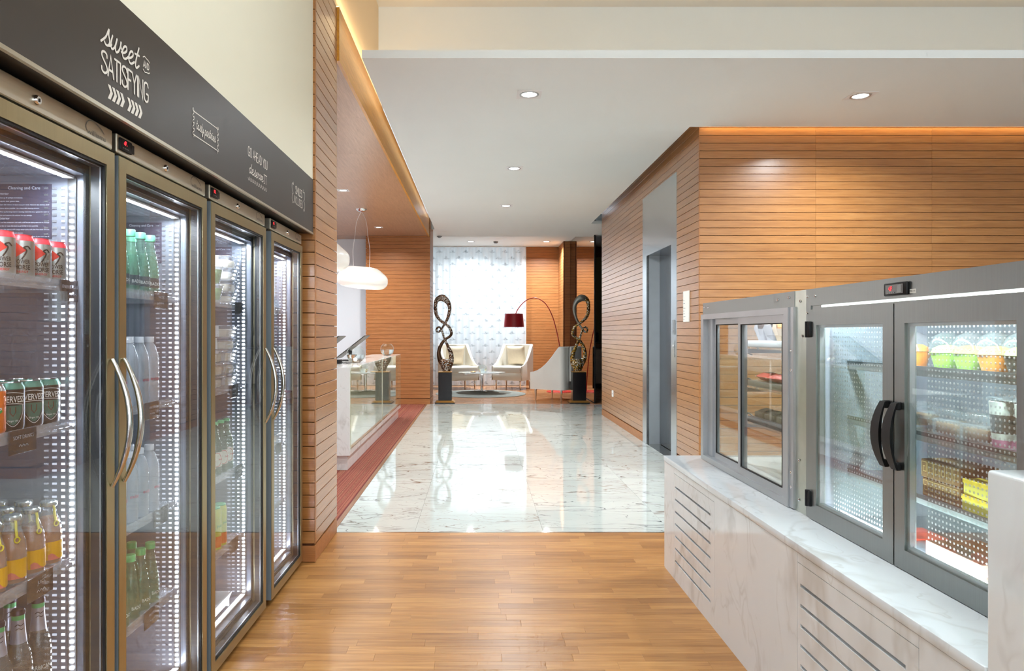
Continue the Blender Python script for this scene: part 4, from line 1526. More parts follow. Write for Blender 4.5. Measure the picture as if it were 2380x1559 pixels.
for a, b_ in panels:
    part('front_panel', MB().box(CX, CX + .024, a + .0008, b_ - .0008, .590, CZ - .031), 'marble_counter', co)
    # removable vent panel: marble bars between seven slots
    vp = part('vent_panel', MB().box(CX, CX + .020, a + .0012, a + .055, .0, .588), 'marble_counter', co)
    part('bar', MB().box(CX, CX + .020, b_ - .022, b_ - .0012, .0, .588), 'marble_counter', vp)
    zsl = [.107 + .0682 * i for i in range(7)]
    zz = 0.0
    for z in zsl + [.594]:
        part('bar', MB().box(CX, CX + .020, a + .055, b_ - .022, zz, z - .006), 'marble_counter', vp)
        zz = z + .006
bk = single('marble_upstand', MB().rbox(CX, 1.283, 0.62, CY0, 0, 1.078, .008, 3), 'marble_counter',
            'tall rounded white marble block at the right edge in front of the cooler', 'counter', at=(1.18, 1.07, 0))

# ---- pastry display with sliding windows
DX = 1.289
ZB, ZT = CZ, 1.543
pc = thing('pastry_display', 'glazed pastry display with two sliding windows on the marble counter', 'display cabinet', (1.6, 3.5, ZB))
part('header_panel', MB().box(DX, DX + .02, 2.90, 4.085, 1.478, ZT).box(DX + .02, 1.98, 2.90, 4.085, ZT - .015, ZT), 'steel_cooler', pc)
part('corner_post', MB().box(DX + .002, DX + .03, 2.800, 2.905, ZB, ZT), 'galvanised', pc)
part('flange', MB().box(DX - .008, DX + .004, 2.893, 2.93, ZB + .004, 1.478), 'aluminium', pc)
of = part('outer_frame', MB().box(DX - .014, DX + .05, 2.93, 4.078, ZB + .002, ZB + .030).box(DX - .014, DX + .05, 2.93, 4.078, 1.450, 1.478)
          .box(DX - .014, DX + .05, 2.93, 2.972, ZB + .030, 1.450).box(DX - .014, DX + .05, 4.035, 4.078, ZB + .030, 1.450)
          .box(DX + .012, DX + .05, 3.955, 4.035, ZB + .030, 1.450), 'aluminium', pc)
for (a, b_, xo, w) in ((3.520, 3.955, .022, .030), (2.972, 3.520, -.004, .034)):
    sf = part('sash', MB().frame(DX + xo, DX + xo + .020, a, b_, ZB + .030, 1.450, w), 'aluminium', pc)
    part('seal', MB().frame(DX + xo - .001, DX + xo + .006, a + w, b_ - w, ZB + .030 + w, 1.450 - w, .005), 'black_rubber', sf)
    part('glass_pane', MB().box(DX + xo + .008, DX + xo + .013, a + w, b_ - w, ZB + .030 + w, 1.450 - w), 'display_glass', sf)
part('end_glass', MB().box(DX + .05, 1.96, 4.060, 4.068, ZB + .01, ZT - .016), 'display_glass', pc)
part('back_glass', MB().box(1.955, 1.962, 2.91, 4.058, ZB + .01, ZT - .016), 'display_glass', pc)
part('rear_post', MB().box(1.94, 1.975, 4.045, 4.08, ZB + .001, ZT - .015), 'aluminium', pc)
part('side_wall', MB().box(DX + .05, 1.95, 2.86, 2.90, ZB + .001, ZT - .016), 'steel_cooler', pc)
for yy, zz in ((4.06, 1.52), (3.99, 1.515), (3.06, 1.515), (2.95, 1.52), (2.915, 1.30), (2.915, 1.22), (2.915, .80), (2.915, .74), (2.85, 1.50), (2.83, 1.36), (2.86, .86), (2.86, .70)):
    yv_ = max(yy, 2.81)
    xf_ = DX + (.001 if yv_ < 2.90 else (-.0075 if (yv_ < 2.93 and zz < 1.478) else -.001))
    part('screw', MB().add([(xf_ - z, yv_ + x, zz + y) for x, y, z in MB().lathe([(.0065, 0), (.006, .002), (.003, .0035), (.001, .0038)], 12).v], MB().lathe([(.0065, 0), (.006, .002), (.003, .0035), (.001, .0038)], 12).f, 0, True), 'chrome', pc)
PSH = [1.300, 1.095, .905]
for z in PSH:
    sh = part('shelf', MB().box(1.42, 1.92, 2.925, 3.80, z - .010, z), 'display_glass', pc)
    part('support_arm', MB().box(1.43, 1.90, 3.775, 3.79, z - .034, z - .011), 'aluminium', sh)
    part('support_arm', MB().box(1.43, 1.90, 2.935, 2.95, z - .034, z - .011), 'aluminium', sh)
    part('shelf_cable', MB().tube(catmull([(1.50, 3.81, z - .01), (1.48, 3.90, z + .03), (1.50, 3.97, z - .03), (1.55, 4.03, z - .05)], 5), .004, 6), 'dark_grey', sh)
part('base_deck', MB().box(DX + .05, 1.95, 2.90, 4.06, ZB + .001, ZB + .012), 'white_plastic', pc)
part('light_tube', MB().box(DX + .06, DX + .075, 2.95, 4.02, 1.512, 1.524), 'led_dim_and_reflection', pc)
area('bulb', (DX + .07, 3.48, 1.505), (0, math.radians(-25), 0), .02, 1.0, 3.0, NEUT, parent=pc)

plain('tray_white', '#e6e8ea', 0.4)
plain('tray_steel', '#9a9a92', 0.35, metal=0.8)
plain('muffin_paper', '#c9b19a', 0.7, var=.1)
plain('muffin_paper_grey', '#a3a0a6', 0.7, var=.1)
plain('muffin_dark', '#4a3228', 0.8, var=.2, vscale=60)
plain('bun', '#d69c58', 0.55, var=.15, vscale=30)
plain('pack_red', '#d8432f', 0.4, var=.15, vscale=25)
plain('brownie', '#5c4a3c', 0.7, var=.25, vscale=50)
tra = single('serving_tray', MB().rbox(1.425, 1.80, 2.96, 3.77, PSH[0] + .0005, PSH[0] + .034, .006, 2), 'tray_white',
             'white serving tray holding wrapped muffins on the upper glass shelf', 'tray', at=(1.6, 3.37, PSH[0]))
trb = single('serving_tray', MB().rbox(1.425, 1.80, 2.96, 3.77, PSH[1] + .0005, PSH[1] + .030, .004, 2), 'tray_steel',
             'steel serving tray with red packets on the middle glass shelf', 'tray', at=(1.6, 3.37, PSH[1]))
trc = single('serving_tray', MB().rbox(1.425, 1.80, 2.96, 3.77, PSH[2] + .0005, PSH[2] + .030, .004, 2), 'black_plastic',
             'dark serving tray of brownies on the lower glass shelf', 'tray', at=(1.6, 3.37, PSH[2]))


def muffin(paper, top, label):
    t_ = thing('wrapped_muffin', label, 'muffin', (0, 0, 0), 0, 'wrapped muffins')
    vs, fs = [], []
    n = 24
    for j in range(5):
        q = j / 4
        for i in range(n):
            a = 2 * PI * i / n
            pk = .5 + .5 * math.cos(4 * a)
            r = .030 + .020 * q + .004 * math.cos(12 * a) * q
            z = q * (.058 + .055 * (pk ** 2))
            vs.append((r * math.cos(a), r * math.sin(a), z))
    for j in range(4):
        for i in range(n):
            fs.append((j * n + i, j * n + (i + 1) % n, (j + 1) * n + (i + 1) % n, (j + 1) * n + i))
    fs.append(tuple(reversed(range(n))))
    part('paper', MB().add(vs, fs, 0, True), paper, t_)
    part('cake', MB().lathe([(.030, .01), (.040, .055), (.042, .068), (.030, .085), (.001, .092)], 16), top, t_)
    return t_


mz = PSH[0] + .0345
m1 = muffin('muffin_paper_grey', 'muffin_dark', 'muffin in grey tulip paper at the far end of the upper shelf')
m1.location = (1.49, 3.70, mz)
clone(m1, (1.49, 3.585, mz), .5, 'muffin in grey tulip paper beside the beige paper muffin')
m2 = muffin('muffin_paper', 'bun', 'muffin in beige pointed paper in the middle of the tray')
m2.location = (1.49, 3.47, mz)
m3 = muffin('muffin_dark', 'muffin_dark', 'dark chocolate muffin next to the bread roll')
m3.location = (1.49, 3.355, mz)
clone(m1, (1.62, 3.64, mz), .3, 'muffin in grey tulip paper in the back row, far one')
clone(m2, (1.62, 3.42, mz), .9, 'muffin in beige paper in the back row')
ro = single('bread_roll', MB().lathe([(.001, .0), (.030, .002), (.044, .016), (.042, .032), (.026, .046), (.001, .050)], 20, (1.48, 3.24, mz)), 'bun',
            'golden bread roll at the near end of the upper tray', 'bread roll', at=(1.48, 3.24, mz))
used = []


def packet(label):
    t_ = thing('fruit_packet', label, 'packet', (0, 0, 0), 0, 'red fruit packets')
    vs, fs = [], []
    nx, ny = 8, 6
    for s_ in (1, -1):
        for j in range(ny + 1):
            for i in range(nx + 1):
                u, v = -1 + 2 * i / nx, -1 + 2 * j / ny
                h = .022 * (1 - u ** 4) * (1 - v ** 4)
                vs.append((v * .045, u * .07, .022 + s_ * h))
    N = (nx + 1) * (ny + 1)
    for s_ in (0, 1):
        for j in range(ny):
            for i in range(nx):
                a = s_ * N + j * (nx + 1) + i
                f_ = (a, a + 1, a + nx + 2, a + nx + 1)
                fs.append(f_ if s_ else tuple(reversed(f_)))
    part('pouch', MB().add(vs, fs, 0, True), 'pack_red', t_)
    part('seal_strip', MB().box(-.043, .043, .068, .078, .020, .024), 'print_white', t_)
    part('label_patch', MB().rbox(-.02, .02, -.03, .02, .0445, .046, .0006, 1), 'print_white', t_)
    return t_


pk = packet('red fruit packet at the far end of the steel tray')
pk.location = (1.49, 3.64, PSH[1] + .031)
clone(pk, (1.49, 3.48, PSH[1] + .031), .25, 'red fruit packet in the middle of the steel tray')
clone(pk, (1.50, 3.32, PSH[1] + .031), -.2, 'red fruit packet nearest the cooler on the steel tray')
clone(pk, (1.62, 3.56, PSH[1] + .031), .5, 'red fruit packet in the back row of the steel tray')
bw = thing('brownie_slice', 'brownie slice at the far end of the dark tray', 'brownie', (1.49, 3.66, PSH[2] + .031), 0, 'brownie slices')
part('cake', MB().rbox(1.44, 1.54, 3.61, 3.71, PSH[2] + .031, PSH[2] + .062, .006, 2), 'brownie', bw)
part('crumble', MB().prism([(1.45, PSH[2] + .062), (1.53, PSH[2] + .062), (1.50, PSH[2] + .078), (1.47, PSH[2] + .072)], 3.62, 3.70, 'y'), 'muffin_dark', bw)
for i, y in enumerate((3.53, 3.40, 3.27, 3.14)):
    clone(bw, (1.49, y, PSH[2] + .031), .1 * (-1) ** i, 'brownie slice, %s from the far end of the dark tray' % ORD[i + 1])

# ---- refrigerated cabinet with two steel doors
Y0, Y1 = 0.95, 2.795
rc = thing('display_cooler', 'stainless steel display cooler with two glass doors and black handles', 'display cooler', (1.6, 1.9, ZB))
part('header_panel', MB().box(DX, DX + .03, Y0, Y1, 1.478, ZT), 'steel_cooler', rc)
part('side_stile', MB().box(DX, DX + .03, 2.757, Y1, ZB + .001, 1.478), 'steel_cooler', rc)
part('cabinet', MB().box(DX + .03, 2.0, Y0, Y1, ZT - .03, ZT - .001).box(1.96, 2.0, Y0, Y1, ZB + .002, ZT - .03).box(DX + .05, 1.96, 2.762, Y1, ZB + .002, ZT - .03)
     .box(DX + .05, 1.96, Y0, Y0 + .03, ZB + .002, ZT - .03), 'steel_cooler', rc)
part('liner', MB().box(1.952, 1.958, Y0 + .03, 2.760, ZB + .012, ZT - .032).box(DX + .052, 1.952, 2.752, 2.760, ZB + .012, ZT - .032)
     .box(DX + .05, 1.952, Y0 + .03, 2.752, ZB + .004, ZB + .012), 'liner_steel', rc)
part('glowing_gap', MB().box(DX + .004, DX + .02, 1.62, 2.68, 1.4695, 1.4765), 'gap_glow', rc)  # glowing bar stands in for inside light shining through the gap
part('slot_lip', MB().box(DX + .002, DX + .02, 1.62, 2.68, 1.4635, 1.4690), 'steel_cooler', rc)
part('filler_strip', MB().box(DX + .004, DX + .02, 2.681, 2.7565, 1.4635, 1.4775), 'steel_cooler', rc)
ctr = part('controller', MB().rbox(DX - .010, DX + .001, 2.125, 2.245, 1.487, 1.527, .004, 2), 'black_plastic', rc)
part('screen', MB().box(DX - .0112, DX - .0098, 2.140, 2.232, 1.493, 1.521), 'black_lacquer', ctr)
mb = MB()
put_text(mb, '4.F', nxface(DX - .0112), -2.214, 1.5025, .0135, .018, .012)
part('digits', mb, 'red_digits', ctr, 'red digital temperature readout')
part('film_sticker', MB().box(DX - .0120, DX - .0110, 2.148, 2.170, 1.495, 1.519), 'mid_grey', ctr)
mb = MB()
for q in range(4):
    mb.ribbon([(-2.222 + q * .011, 1.4965), (-2.216 + q * .011, 1.4965)], .003, nxface(DX - .0112))
part('buttons', mb, 'mid_grey', ctr, kind='stuff')
tgp = part('asset_label', MB().box(DX - .001, DX + .0005, 2.092, 2.122, 1.490, 1.503), 'print_white', rc)
mb = MB()
put_text(mb, 'TSD-140', nxface(DX - .001), -2.1205, 1.494, .0055, .026)
part('print', mb, 'print_black', tgp)
for yy, zz in ((2.785, 1.515), (2.72, 1.515), (2.785, 1.45)):
    L_ = MB().lathe([(.0065, 0), (.006, .002), (.003, .0035), (.001, .0038)], 12)
    part('screw', MB().add([(DX - z, yy + x, zz + y) for x, y, z in L_.v], L_.f, 0, True), 'chrome', rc)


def cooler_door(a, b_, hinge_far):
    z0, z1 = ZB + .003, 1.463
    gl0, gl1, gz0, gz1 = a + .058, b_ - .052, .717, 1.402
    d = part('door', MB().box(DX - .006, DX + .030, a, b_, z0, gz0).box(DX - .006, DX + .030, a, b_, gz1, z1)
             .box(DX - .006, DX + .030, a, gl0, gz0, gz1).box(DX - .006, DX + .030, gl1, b_, gz0, gz1), 'steel_cooler', rc)
    part('glass_pane', MB().box(DX - .002, DX + .002, gl0, gl1, gz0, gz1), 'display_glass', d)
    part('glass_pane', MB().box(DX + .022, DX + .026, gl0, gl1, gz0, gz1), 'display_glass', d)
    part('spacer', MB().frame(DX + .004, DX + .020, gl0, gl1, gz0, gz1, .010), 'aluminium', d)
    return d


def pull(d, yc_):
    """black bow pull handle"""
    mb = MB()
    n = 13
    vs, fs = [], []
    for i in range(n):
        q = -1 + 2 * i / (n - 1)
        z = 1.057 + q * .102
        out = .012 + .026 * (1 - q * q)
        w = .014 + .009 * (1 - q * q)
        th_ = .011 + .011 * (1 - abs(q))
        for dx, dy in ((0, -w), (0, w), (th_ * .6, w * .8), (th_, 0), (th_ * .6, -w * .8)):
            vs.append((DX - .006 - out + dx - .006, yc_ + dy, z))
    for i in range(n - 1):
        for j in range(5):
            fs.append((i * 5 + j, i * 5 + (j + 1) % 5, (i + 1) * 5 + (j + 1) % 5, (i + 1) * 5 + j))
    fs += [tuple(range(5)), tuple(reversed(range((n - 1) * 5, n * 5)))]
    mb.add(vs, fs, 0, True)
    for s_ in (-1, 1):
        mb.rbox(DX - .022, DX - .006, yc_ - .010, yc_ + .010, 1.057 + s_ * .092 - .012, 1.057 + s_ * .092 + .012, .003, 1)
    me = mb.mesh('handle', 'black_plastic', wloc(rc))
    o = bpy.data.objects.new('handle', me)
    C.objects.link(o)
    o.parent = d
    tag(o, 'black plastic bow handle')


dA = cooler_door(2.198, 2.754, True)
dB = cooler_door(1.636, 2.192, False)
dC = cooler_door(1.074, 1.630, True)
pull(dA, 2.226)
pull(dB, 2.164)
for z in (1.386, .732):
    mb = MB().rbox(DX - .016, DX + .002, 2.738, 2.776, z - .030, z + .030, .004, 2).tube([(DX - .012, 2.760, z - .031), (DX - .012, 2.760, z + .031)], .009, 10)
    part('hinge', mb, 'black_plastic', rc)
# interior shelves, bottom tray and clear dotted curtain panels
CSH = [1.262, 1.052, .848]
for z in CSH:
    sh = part('shelf', MB().box(1.43, 1.93, 1.0, 2.745, z - .006, z), 'display_glass', rc)
    part('shelf_edge', MB().box(1.424, 1.430, 1.0, 2.745, z - .010, z + .003), 'dark_grey', sh)
    part('shelf_rail', MB().box(1.432, 1.452, 1.0, 2.745, z - .030, z - .008), 'aluminium', sh)
for a, b_ in ((2.258, 2.702), (1.687, 2.134)):
    cp = part('curtain_panel', MB().box(1.3595, 1.3605, a - .03, b_ + .02, .690, 1.43), 'clear_glass', rc)
    mb = MB()
    z = .705
    while z < 1.42:
        y = a - .015
        while y < b_ + .015:
            r = .0037
            mb.add([(1.3585, y, z)] + [(1.3593, y + r * math.cos(i * PI / 4), z + r * math.sin(i * PI / 4)) for i in range(8)],
                   [(0, 1 + (i + 1) % 8, 1 + i) for i in range(8)], 0, True)
            y += .0163
        z += .0163
    part('dot_grid', mb, 'dot_plastic', cp, kind='stuff')
area('bulb', (DX + .062, 2.0, 1.490), (0, math.radians(-30), 0), .03, 1.4, 26, NEUT, parent=rc)
lo_ = area('bulb', (DX + .058, 2.0, .690), (0, 0, 0), 1.4, .02, 14, NEUT, parent=rc)  # unseen lamp added to brighten the bottom of the cooler
zl_ = -Vector((.86, 0, .51)).normalized()
xl_ = Vector((0, 1, 0))
lo_.rotation_euler = Matrix((xl_, zl_.cross(xl_), zl_)).transposed().to_euler()

plain('food_orange', '#e98a2c', 0.5, var=.2, vscale=40)
plain('food_green', '#9bc94e', 0.5, var=.2, vscale=40)
plain('food_yellow', '#eec93c', 0.5, var=.2, vscale=40)
plain('food_red', '#cf4038', 0.5, var=.2, vscale=40)
plain('food_dark', '#2f3130', 0.5)
plain('box_brown', '#8a6a44', 0.6, var=.1)
plain('box_gold', '#d8b878', 0.4)
plain('box_yellow', '#ecd964', 0.5, var=.06)
plain('cream_white', '#f4f1ea', 0.5)
plain('berry_pink', '#d884a8', 0.4, var=.2, vscale=60)
plain('tray_pink', '#e59a8a', 0.5, var=.08)
plain('straw_red', '#d43a30', 0.35, var=.2, vscale=80)
plain('black_berry', '#25222c', 0.3, var=.3, vscale=120)


def salad_bowl(cols, label):
    t_ = thing('salad_bowl', label, 'salad bowl', (0, 0, 0), 0, 'salad bowls on the upper cooler shelf')
    part('bowl', MB().lathe([(.034, 0), (.046, .045), (.050, .047)], 20, cap=True), cols[0], t_)
    part('topping', MB().lathe([(.045, .045), (.040, .060), (.022, .070), (.001, .072)], 14, cap=False), cols[1], t_)
    part('dome_lid', MB().lathe([(.051, .047), (.048, .075), (.036, .100), (.015, .112), (.001, .114)], 20, cap=False), 'lid_plastic', t_)
    return t_


sb = [(1.50, 2.275, ('food_green', 'food_green'), 'green salad bowl on the upper cooler shelf behind the handles'),
      (1.50, 2.165, ('food_green', 'food_orange'), 'green and orange salad bowl on the upper shelf, far end of the right door'),
      (1.50, 2.060, ('food_orange', 'food_yellow'), 'orange salad bowl on the upper shelf beside the green one'),
      (1.50, 1.955, ('food_dark', 'food_green'), 'black salad bowl on the upper cooler shelf'),
      (1.50, 1.850, ('food_orange', 'food_red'), 'orange and red salad bowl on the upper cooler shelf'),
      (1.50, 1.745, ('food_red', 'food_yellow'), 'red salad bowl nearest the viewer on the upper cooler shelf'),
      (1.52, 2.470, ('food_orange', 'food_orange'), 'orange fruit bowl on the upper shelf behind the left cooler door')]
for x, y, cols, lb in sb:
    salad_bowl(cols, lb).location = (x, y, CSH[0])
cbx = thing('clear_food_box', 'clear lidded food box with brown filling, far one on the middle shelf', 'food box', (0, 0, 0), 0, 'clear food boxes')
part('tub', MB().rbox(-.05, .05, -.06, .06, 0, .05, .006, 2), 'clear_plastic', cbx)
part('filling', MB().rbox(-.044, .044, -.054, .054, .004, .040, .008, 2), 'box_brown', cbx)
part('dome_lid', MB().rbox(-.048, .048, -.058, .058, .051, .086, .02, 3), 'lid_plastic', cbx)
cbx.location = (1.50, 2.215, CSH[1])
clone(cbx, (1.50, 2.085, CSH[1]), 0, 'clear lidded food box with brown filling beside the dessert cups')
clone(cbx, (1.53, 2.48, CSH[1]), .2, 'clear lidded food box behind the left cooler door')
pf = thing('dessert_cup', 'tall dessert cup with black and white layers and pink base beside the food boxes', 'dessert', (0, 0, 0), 0, 'layered dessert cups')
for nm, mt, z0, z1 in (('fruit_layer', 'berry_pink', .002, .022), ('cream_layer', 'cream_white', .022, .040), ('dark_layer', 'food_dark', .040, .092), ('cream_top', 'cream_white', .092, .128)):
    r0, r1 = .032 + z0 * .07, .032 + z1 * .07
    part(nm, MB().lathe([(r0, z0), (r1, z1)], 20), mt, pf)
part('cup', MB().lathe([(.0335, 0), (.0440, .134)], 20, cap=False), 'lid_plastic', pf)
part('lid', MB().lathe([(.045, .133), (.046, .139), (.030, .142), (.001, .142)], 20), 'clear_plastic', pf)
pf.location = (1.475, 1.985, CSH[1])
clone(pf, (1.475, 1.888, CSH[1]), 0, 'tall dessert cup with pink base at the right edge of the middle shelf')
clone(pf, (1.475, 1.790, CSH[1]), 0, 'tall dessert cup nearest the viewer on the middle shelf')
mz_ = thing('patterned_box', 'brown gift box with gold maze pattern, lower one', 'box', (0, 0, 0), 0, 'brown patterned boxes')
part('box', MB().rbox(-.06, .06, -.09, .09, 0, .058, .002, 1, smooth=False), 'box_brown', mz_)
mb = MB()
fnm = lambda a, b, d=0: (-.0606 - d, -a, b)
for q in range(6):
    a = -.085 + q * .029
    mb.ribbon([(a, .008), (a, .050), (a + .022, .050), (a + .022, .020), (a + .008, .020), (a + .008, .036), (a + .015, .036)], .0022, fnm)
fnt = lambda a, b, d=0: (b, -a, .0586 + d)
for q in range(6):
    a = -.085 + q * .029
    mb.ribbon([(a, -.05), (a, .05), (a + .022, .05), (a + .022, -.02), (a + .010, -.02), (a + .010, .02)], .0022, fnt)
part('maze_print', mb, 'box_gold', mz_)
mz_.location = (1.50, 2.215, CSH[2])
clone(mz_, (1.50, 2.220, CSH[2] + .0595), .03, 'brown gift box with gold maze pattern, stacked on top')
yb = thing('yellow_box', 'pale yellow carton on the lower cooler shelf, lower one', 'box', (0, 0, 0), 0, 'yellow cartons')
part('box', MB().rbox(-.055, .055, -.075, .075, 0, .045, .002, 1, smooth=False), 'box_yellow', yb)
part('lid_edge', MB().box(-.0562, .0562, -.0762, .0762, .034, .0458), 'food_yellow', yb)
yb.location = (1.49, 2.035, CSH[2])
clone(yb, (1.49, 2.030, CSH[2] + .047), -.03, 'pale yellow carton stacked on the other yellow carton')
bt = thing('berry_tray', 'pink tray of strawberries and blackberries on the cooler floor', 'tray', (1.50, 2.14, ZB + .0125))
zb_ = ZB + .0125
part('tray', MB().box(1.43, 1.60, 2.02, 2.27, zb_, zb_ + .004).box(1.43, 1.434, 2.02, 2.27, zb_ + .004, zb_ + .045).box(1.596, 1.60, 2.02, 2.27, zb_ + .004, zb_ + .045)
     .box(1.434, 1.596, 2.02, 2.024, zb_ + .004, zb_ + .045).box(1.434, 1.596, 2.266, 2.27, zb_ + .004, zb_ + .045), 'tray_pink', bt)
k_ = 0
for j in range(2):
    for i in range(6):
        x, y = 1.465 + j * .055, 2.055 + i * .037
        nm = ('strawberry', 'blackberry')[(i // 2 + j) % 2]
        o = single(nm, MB().lathe([(.001, .0), (.012, .006), (.017, .018), (.014, .028), (.004, .033), (.001, .033)], 12, (x, y, zb_ + .005)),
                   ('straw_red', 'black_berry')[(i // 2 + j) % 2], '%s in the %s row of the pink tray, %s from the viewer' % (nm, ('front', 'back')[j], ORD[i]),
                   nm, 'berries in the pink tray', at=(x, y, zb_ + .005))
nap = single('red_card', MB().box(1.46, 1.60, 1.82, 1.97, zb_, zb_ + .006), 'pack_red', 'flat red and white card on the cooler floor', 'card', at=(1.53, 1.9, zb_))
nap = single('red_card', MB().box(1.46, 1.60, 2.42, 2.56, zb_, zb_ + .006), 'pack_red', 'flat red card on the cooler floor behind the left door', 'card', at=(1.53, 2.49, zb_))

# ---- fittings on the lift wall
ds = thing('directory_sign', 'small pale wall sign with grey lines beside the lift', 'sign', (XW, 7.085, 1.635))
part('plate', MB().rbox(XW - .012, XW + .001, 6.985, 7.185, 1.485, 1.795, .003, 1), 'white_paint_warm', ds)
mb = MB()
fnd = nxface(XW - .012)
put_text(mb, '1', fnd, -7.165, 1.745, .016)
for i, s_ in enumerate(('LOBBY', 'RECEPTION', 'RESTAURANT', 'MEETING', 'ROOMS', 'LOUNGE', 'GYM')):
    zq = 1.700 - i * .028 - (.02 if i > 1 else 0)
    mb.ribbon([(-7.165, zq), (-7.165 + .03 + .018 * (i % 3), zq)], .006, fnd)
part('print', mb, 'mid_grey', ds, kind='stuff')
cs = thing('call_notice', 'small grey notice plate on the lift jamb', 'sign', (XW, 7.56, 1.42))
part('plate', MB().box(XW - .006, XW - .0022, 7.51, 7.60, 1.36, 1.515), 'mid_grey', cs)
mb = MB()
mb.ribbon(catmull([(-7.57, 1.49), (-7.55, 1.47), (-7.56, 1.44), (-7.54, 1.42)], 4), .004, nxface(XW - .006))
for i in range(3):
    mb.ribbon([(-7.585, 1.405 - i * .014), (-7.53, 1.405 - i * .014)], .003, nxface(XW - .006))
part('print', mb, 'dark_grey', cs, kind='stuff')
cp_ = thing('call_button_panel', 'narrow steel lift call panel with a lit button', 'panel', (XW, 7.56, 1.2))
part('plate', MB().box(XW - .007, XW - .0022, 7.525, 7.59, 1.12, 1.30), 'steel_lift', cp_)
L_ = MB().lathe([(.014, 0), (.014, .003), (.010, .005), (.001, .005)], 14)
part('button', MB().add([(XW - .007 - z, 7.558 + x, 1.24 + y) for x, y, z in L_.v], L_.f, 0, True), 'white_plastic', cp_)
ol = thing('wall_outlet', 'white socket plate low on the lift wall', 'socket', (XW, 11.0, .44))
part('plate', MB().rbox(XW - .010, XW + .001, 10.94, 11.06, .39, .49, .003, 1), 'white_plastic', ol)
part('socket_holes', MB().box(XW - .0108, XW - .0098, 10.985, 10.993, .43, .45).box(XW - .0108, XW - .0098, 11.007, 11.015, .43, .45), 'dark_grey', ol, kind='stuff')


# ================================================================== RECEPTION
RX0 = -1.29
rd = thing('reception_desk', 'white marble reception desk with glass front panels', 'desk', (-1.5, 9.37, 0))
part('plinth', MB().box(-1.74, RX0 - .03, 7.13, 11.64, 0, .155), 'marble_desk', rd)
part('body', MB().box(-1.75, RX0 - .012, 7.11, 11.64, .155, 1.0), 'marble_desk', rd)
part('end_panel', MB().box(-1.75, RX0 + .002, 7.09, 7.11, .15, 1.03), 'marble_desk', rd)
part('end_panel', MB().box(-1.75, RX0 + .002, 11.64, 11.66, .15, 1.03), 'marble_desk', rd)
part('lower_band', MB().box(RX0 - .012, RX0, 7.11, 11.64, .152, .212), 'marble_desk', rd)
part('top_slab', MB().box(-1.75, RX0, 7.11, 11.64, 1.0, 1.03), 'marble_desk', rd)
for a, b_ in ((7.112, 9.40), (9.47, 11.64)):
    part('glass_panel', MB().box(RX0 - .002, RX0 + .008, a, b_, .214, 1.028), 'desk_glass', rd)
part('panel_joint', MB().box(RX0 - .012, RX0 + .001, 9.40, 9.47, .212, 1.0), 'white_paint_warm', rd)
part('work_surface', MB().box(-2.35, -1.75, 7.2, 11.55, .72, .75).box(-2.33, -2.29, 7.2, 7.26, 0, .72).box(-2.33, -2.29, 11.49, 11.55, 0, .72), 'white_plastic', rd)


def glass(name, ior):
    t = NT(name)
    g = t.n('ShaderNodeBsdfGlass')
    g.inputs['IOR'].default_value = ior
    g.inputs['Roughness'].default_value = 0.0
    g.inputs['Color'].default_value = (.98, .99, .99, 1)
    t.l(g.outputs[0], t.out.inputs[0])
    M[name] = t.m


glass('solid_water', 1.33)


def fishbowl(loc, R, label, grp='round glass bowls with water'):
    t_ = thing('glass_bowl', label, 'bowl', loc, 0, grp)
    prof = []
    for i in range(14):
        a = -PI / 2 + .42 + (PI - .42 - .62) * i / 13
        prof.append((R * math.cos(a), R * math.sin(a) + R * math.cos(.42) ))
    z0 = prof[0][1]
    prof = [(r, z - z0) for r, z in prof]
    rim = prof[-1]
    L = Vector(loc)
    part('bowl', MB().lathe(prof + [(rim[0] + .004, rim[1] + .006)], 32, L, cap=False).lathe([(.001, 0.0), prof[0]], 32, L, cap=False), 'clear_glass', t_)
    wp_ = [(r * .975, z) for r, z in prof if z < R * 1.02]
    wp_[0] = (wp_[0][0], .004)
    part('water', MB().lathe([(.001, .004)] + wp_ + [(.001, wp_[-1][1])], 32, L, cap=False), 'solid_water', t_)
    return t_


fishbowl((-1.43, 8.25, 1.03), .108, 'larger round glass bowl of water at the near end of the reception desk')
fishbowl((-1.42, 11.0, 1.03), .104, 'round glass bowl of water at the far end of the reception desk')
plain('monitor_back', '#33312d', 0.45)


def monitor(yc_, label):
    t_ = thing('desk_monitor', label, 'monitor', (-1.80, yc_, .75), 0, 'tilted desk monitors')
    hw = .22
    # panel leaning towards the guests: screen looks back at the receptionist
    lo, hi = Vector((-1.98, 0, 1.02)), Vector((-1.575, 0, 1.335))
    n = Vector((hi.z - lo.z, 0, -(hi.x - lo.x))).normalized() * .012
    prof = [(lo.x, lo.z), (hi.x, hi.z), (hi.x - n.x, hi.z - n.z), (lo.x - n.x, lo.z - n.z)]
    part('panel', MB().prism(prof, yc_ - hw, yc_ + hw, 'y'), 'monitor_back', t_)
    part('screen', MB().prism([(p[0] - n.x * 1.03, p[1] - n.z * 1.03) for p in ((lo.x + .02, lo.z + .015), (hi.x - .02, hi.z - .015))] +
                              [(hi.x - .02 - n.x * 1.15, hi.z - .015 - n.z * 1.15), (lo.x + .02 - n.x * 1.15, lo.z + .015 - n.z * 1.15)], yc_ - hw + .01, yc_ + hw - .01, 'y'), 'black_lacquer', t_)
    part('stand', MB().box(-1.84, -1.80, yc_ - .03, yc_ + .03, .76, 1.13).box(-1.95, -1.765, yc_ - .1, yc_ + .1, .75, .762), 'black_plastic', t_)
    return t_


